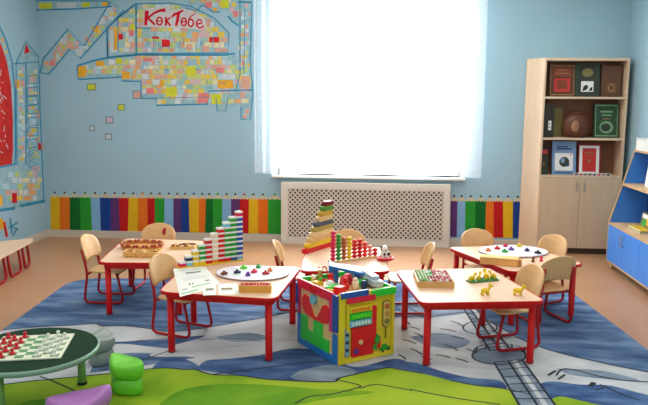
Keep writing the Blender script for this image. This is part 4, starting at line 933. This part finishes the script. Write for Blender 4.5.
# small red-white toy
fx_, fy_ = at(385, 260)
t = thing('toy_dog', 'small white and black spotted toy animal in a red dish on the middle back table', 'toy', (fx_, fy_, TH), R(15))
mb = MB(); mb.lathe([(.05, 0), (.062, .006), (.066, .022), (.06, .024), (.054, .01)], 24); mb.build('red_dish', cRED, t)
mb = MB(); mb.ball((0, .0, .045), (.04, .028, .032), 14); mb.ball((-.005, -.005, .088), (.028, .026, .026), 14)
for x in (-.024, .016): mb.ball((x, -.016, .024), (.012, .014, .016), 10)
mb.build('body', cWHT, t)
mb = MB(); mb.ball((.02, -.02, .05), (.014, .01, .014), 10); mb.ball((-.03, 0, .09), (.008, .014, .02), 10); mb.ball((.02, 0, .092), (.008, .014, .02), 10); mb.ball((-.005, -.03, .084), (.006, .005, .005), 8); mb.ball((-.012, -.027, .05), (.01, .008, .01), 10); mb.build('black_patches', cBLK, t)
# yellow figures on front right table
gx, gy = at(482.5, 281)
t = thing('green_board', 'dark green peg board on the front right table', 'toy board', (gx, gy, TH), R(26))
mb = MB(); mb.bb(-.11, .11, -.035, .035, 0, .01); mb.build('board', C('board_green', (70, 130, 80)), t, bev=.003)
mb = MB()
for k in range(10): mb.lathe([(.006, .01), (.006, .018)], 8, (-.095 + k * .021, -.022, 0)); mb.lathe([(.006, .01), (.006, .018)], 8, (-.095 + k * .021, .022, 0))
mb.build('pegs', cGRN, t)
def fig(x, y, lab, z0, s=1, rz=0):
    X, Y_ = at(x, y, z0) if isinstance(x, (int, float)) else x
    t = thing('yellow_figure', lab, 'toy figure', (X, Y_, z0), rz, 'yellow animal figures on the front right table')
    mb = MB(); mb.ball((0, 0, .03 * s), (.03 * s, .016 * s, .017 * s), 12)
    for a in (-.018, .018):
        for b_ in (-.009, .009): mb.lathe([(.008 * s, 0), (.0065 * s, .024 * s)], 8, (a * s, b_ * s, 0))
    mb.tube([(.022 * s, 0, .034 * s), (.032 * s, 0, .05 * s)], .009 * s); mb.build('body', cYEL, t)
    mb = MB(); mb.ball((.036 * s, 0, .056 * s), (.015 * s, .011 * s, .012 * s), 10); mb.ball((.05 * s, 0, .053 * s), (.007 * s, .007 * s, .006 * s), 8)
    for b_ in (-.008, .008): mb.ball((.03 * s, b_ * s, .068 * s), (.004 * s, .003 * s, .007 * s), 8)
    mb.build('head', cYEL, t)
fig(485, 295, 'yellow toy animal standing left of the pair near the table front edge', TH, 1.0, R(20))
fig(517.5, 295, 'yellow toy animal standing nearest the nearest chair', TH, 1.0, R(-20))
m_ = Matrix.Translation((gx, gy, 0)) @ Matrix.Rotation(R(26), 4, 'Z')
for k, (xx, lab) in enumerate(((-.085, 'leftmost yellow toy animal on the green peg board'), (-.03, 'second yellow toy animal from the left on the green peg board'), (.03, 'third yellow toy animal from the left on the green peg board'), (.085, 'rightmost yellow toy animal on the green peg board'))):
    p = m_ @ Vector((xx, 0, 0)); fig((p.x, p.y), 0, lab, TH + .0102, .75 if k != 2 else .95, R(26 + 40 * k))

# ------------------------------------------------------------------ round draughts table
RTX, RTY, RTH = -1.815, 3.415, .30
rt = thing('round_table', 'low round dark green table with pale green rim in the foreground', 'table', (RTX, RTY, ZR))
h = RTH - ZR
mb = MB(); mb.lathe([(.335, h - .012), (.338, h - .004), (.336, h)], 56); mb.build('tabletop', M('dark_green_top', (22, 54, 34), .75, .1, 5, .12), rt)
mb = MB(); mb.lathe([(.32, h - .034), (.342, h - .03), (.347, h - .014), (.344, h - .003), (.3385, h - .002)], 56); mb.build('rim', M('pale_green_rim', (128, 164, 140), .4, .05, 5, .4), rt)
LEGG = M('leg_green', (100, 150, 70), .4, .06, 6, .4)
for a in (54, 266, 160):
    x, y = .285 * math.cos(R(a)), .285 * math.sin(R(a)); mb = MB(); mb.lathe([(.024, 0), (.022, .02), (.021, h - .034)], 18, (x, y, 0)); lg = mb.build('leg', LEGG, rt)
    mb = MB(); mb.lathe([(.027, 0), (.027, .012), (.024, .014)], 18, (x, y, 0)); mb.build('foot_cap', cBLK, lg)
ba = math.atan2(.24, .97)
bd = thing('draughts_board', 'green and cream chequered draughts board on the round green table', 'game board', (RTX, RTY, RTH), ba)
S = .375
mb = MB(); mb.bb(-S / 2, S / 2, -S / 2, S / 2, 0, .008); mb.build('board', M('board_cream', (226, 230, 206), .5, .03, 6), bd, bev=.002)
cell = (S - .03) / 8; mb = MB()
for i in range(8):
    for j in range(8):
        if (i + j) % 2: x, y = -S / 2 + .015 + cell * (i + .5), -S / 2 + .015 + cell * (j + .5); mb.bb(x - cell / 2, x + cell / 2, y - cell / 2, y + cell / 2, .008, .0084)
mb.build('dark_squares', M('board_sq_green', (88, 150, 98), .5, .06, 8), bd)
def piece(name, m):
    t = thing(name, '', 'draughts piece')
    mb = MB(); mb.lathe([(.0165, 0), (.0175, .004), (.015, .009), (.008, .012), (.007, .017)], 14); mb.build('base', m, t)
    mb = MB(); mb.ball((0, 0, .0225), .0105, 12); mb.build('head', m, t)
    return t
ordn = ['nearest the camera', 'second', 'third', 'fourth', 'fifth', 'sixth', 'seventh', 'eighth']
mt = Matrix.Translation((RTX, RTY, 0)) @ Matrix.Rotation(ba, 4, 'Z')
WPC = M('piece_white', (222, 226, 214), .4, .04, 8, .4); RPC = M('piece_red', (206, 22, 38), .35, .06, 8, .5)
for col, m, cols_ in (('red', RPC, (0, 1, 2)), ('white', WPC, (5, 6, 7))):
    first = None
    for ci in cols_:
        rows = [j for j in range(8) if (ci + j) % 2]
        for n_, j in enumerate(rows):
            p = mt @ Vector((-S / 2 + .015 + cell * (ci + .5), -S / 2 + .015 + cell * (j + .5), 0))
            edge = abs((0 if col == 'red' else 7) - ci)
            lab = '%s draughts piece, %s in the %s file of its side of the board' % (col, ['nearest', 'second nearest', 'third nearest', 'farthest'][n_], ['outer', 'middle', 'inner'][edge])
            if first is None: first = piece('draughts_piece', m); first.location = (p.x, p.y, RTH + .0086); tag(first, lab, None, '%s draughts pieces on the board' % col)
            else: dup(first, (p.x, p.y, RTH + .0086), 0, lab)

# ------------------------------------------------------------------ wavy play stools
def stool(label, x, y, rz, rgb, nm, s=1.0, hgt=.2):
    m = M(nm, rgb, .35, .05, 5, .45)
    t = thing('wave_stool', label, 'stool', (x, y, ZR), rz, 'moulded wavy stools')
    def loft(prof, sad):
        mb = MB(); n = 32; vs = []
        for (k, z, f) in prof:
            for j in range(n):
                a = 2 * PI * j / n
                r_ = 1 + .16 * math.cos(2 * a)
                X = .115 * s * k * r_ * math.cos(a); Y_ = .085 * s * k * (1 - .12 * math.cos(2 * a)) * math.sin(a)
                vs.append((X, Y_, z * hgt + f * sad * (X / .12) ** 2 * (1 if X > 0 else .55)))
        L_ = len(prof)
        mb.add(vs, [(i * n + j, i * n + (j + 1) % n, (i + 1) * n + (j + 1) % n, (i + 1) * n + j) for i in range(L_ - 1) for j in range(n)], 0, True)
        mb.add(vs[:n] + vs[-n:], [list(range(n))[::-1], list(range(n, 2 * n))], 0, True)
        return mb
    loft([(.86, 0, 0), (.92, .03, 0), (.95, .2, 0), (.92, .4, 0), (.8, .48, 0), (.76, .5, 0)], 0).build('base', m, t)
    loft([(.76, .5, 0), (.86, .53, 0), (1.0, .62, .1), (1.05, .78, .5), (1.0, .93, .9), (.9, .985, 1), (.6, .97, 1), (.3, .95, 1), (.02, .945, 1)], .035).build('saddle_seat', m, t)
    return t
stool('lime green moulded wavy stool on the rug right of the round table', -1.365, 3.585, R(150), (110, 208, 50), 'stool_lime', .9, .165)
stool('purple moulded wavy stool at the bottom edge before the round table', -1.45, 3.165, R(28), (176, 118, 190), 'stool_purple', 1.12, .138)
stool('grey moulded wavy stool half hidden behind the round table', -1.675, 3.99, R(100), (146, 158, 156), 'stool_grey', .85, .16)

# ------------------------------------------------------------------ light
wd = bpy.data.worlds.new('sky'); scene.world = wd; wd.use_nodes = True
nt = wd.node_tree; bg = nt.nodes['Background']; bg.inputs['Color'].default_value = (.95, .97, 1, 1); bg.inputs['Strength'].default_value = 6.0
def area(name, loc, rot, sx_, sy_, e, col=(1, 1, 1)):
    l = bpy.data.lights.new(name, 'AREA'); l.shape = 'RECTANGLE'; l.size = sx_; l.size_y = sy_; l.energy = e; l.color = col
    o = bpy.data.objects.new(name, l); COL.objects.link(o); o.location = loc; o.rotation_euler = rot; return o
area('window_daylight', (-.13, 8.35, 1.85), (R(-90), 0, 0), 2.2, 2.2, 190, (.95, .98, 1))
for y in (1.0, 3.6, 6.2):
    for x in (-2.4, 1.2):
        area('ceiling_fill', (x, y, 2.96), (0, 0, 0), 1.4, 1.0, 17, (1, .93, .84))  # unseen softboxes added as room fill, no fixtures modelled
area('rear_fill', (-.6, YF + .1, 1.7), (R(90), 0, 0), 4.5, 2.0, 30, (1, .97, .93))  # added fill lamp behind the camera, the wall there has no window
scene.view_settings.view_transform = 'Standard'
scene.view_settings.look = 'None'
scene.view_settings.exposure = .22
scene.cycles.use_denoising = True
scene.cycles.max_bounces = 8
scene.cycles.transparent_max_bounces = 12
scene.cycles.sample_clamp_indirect = 6
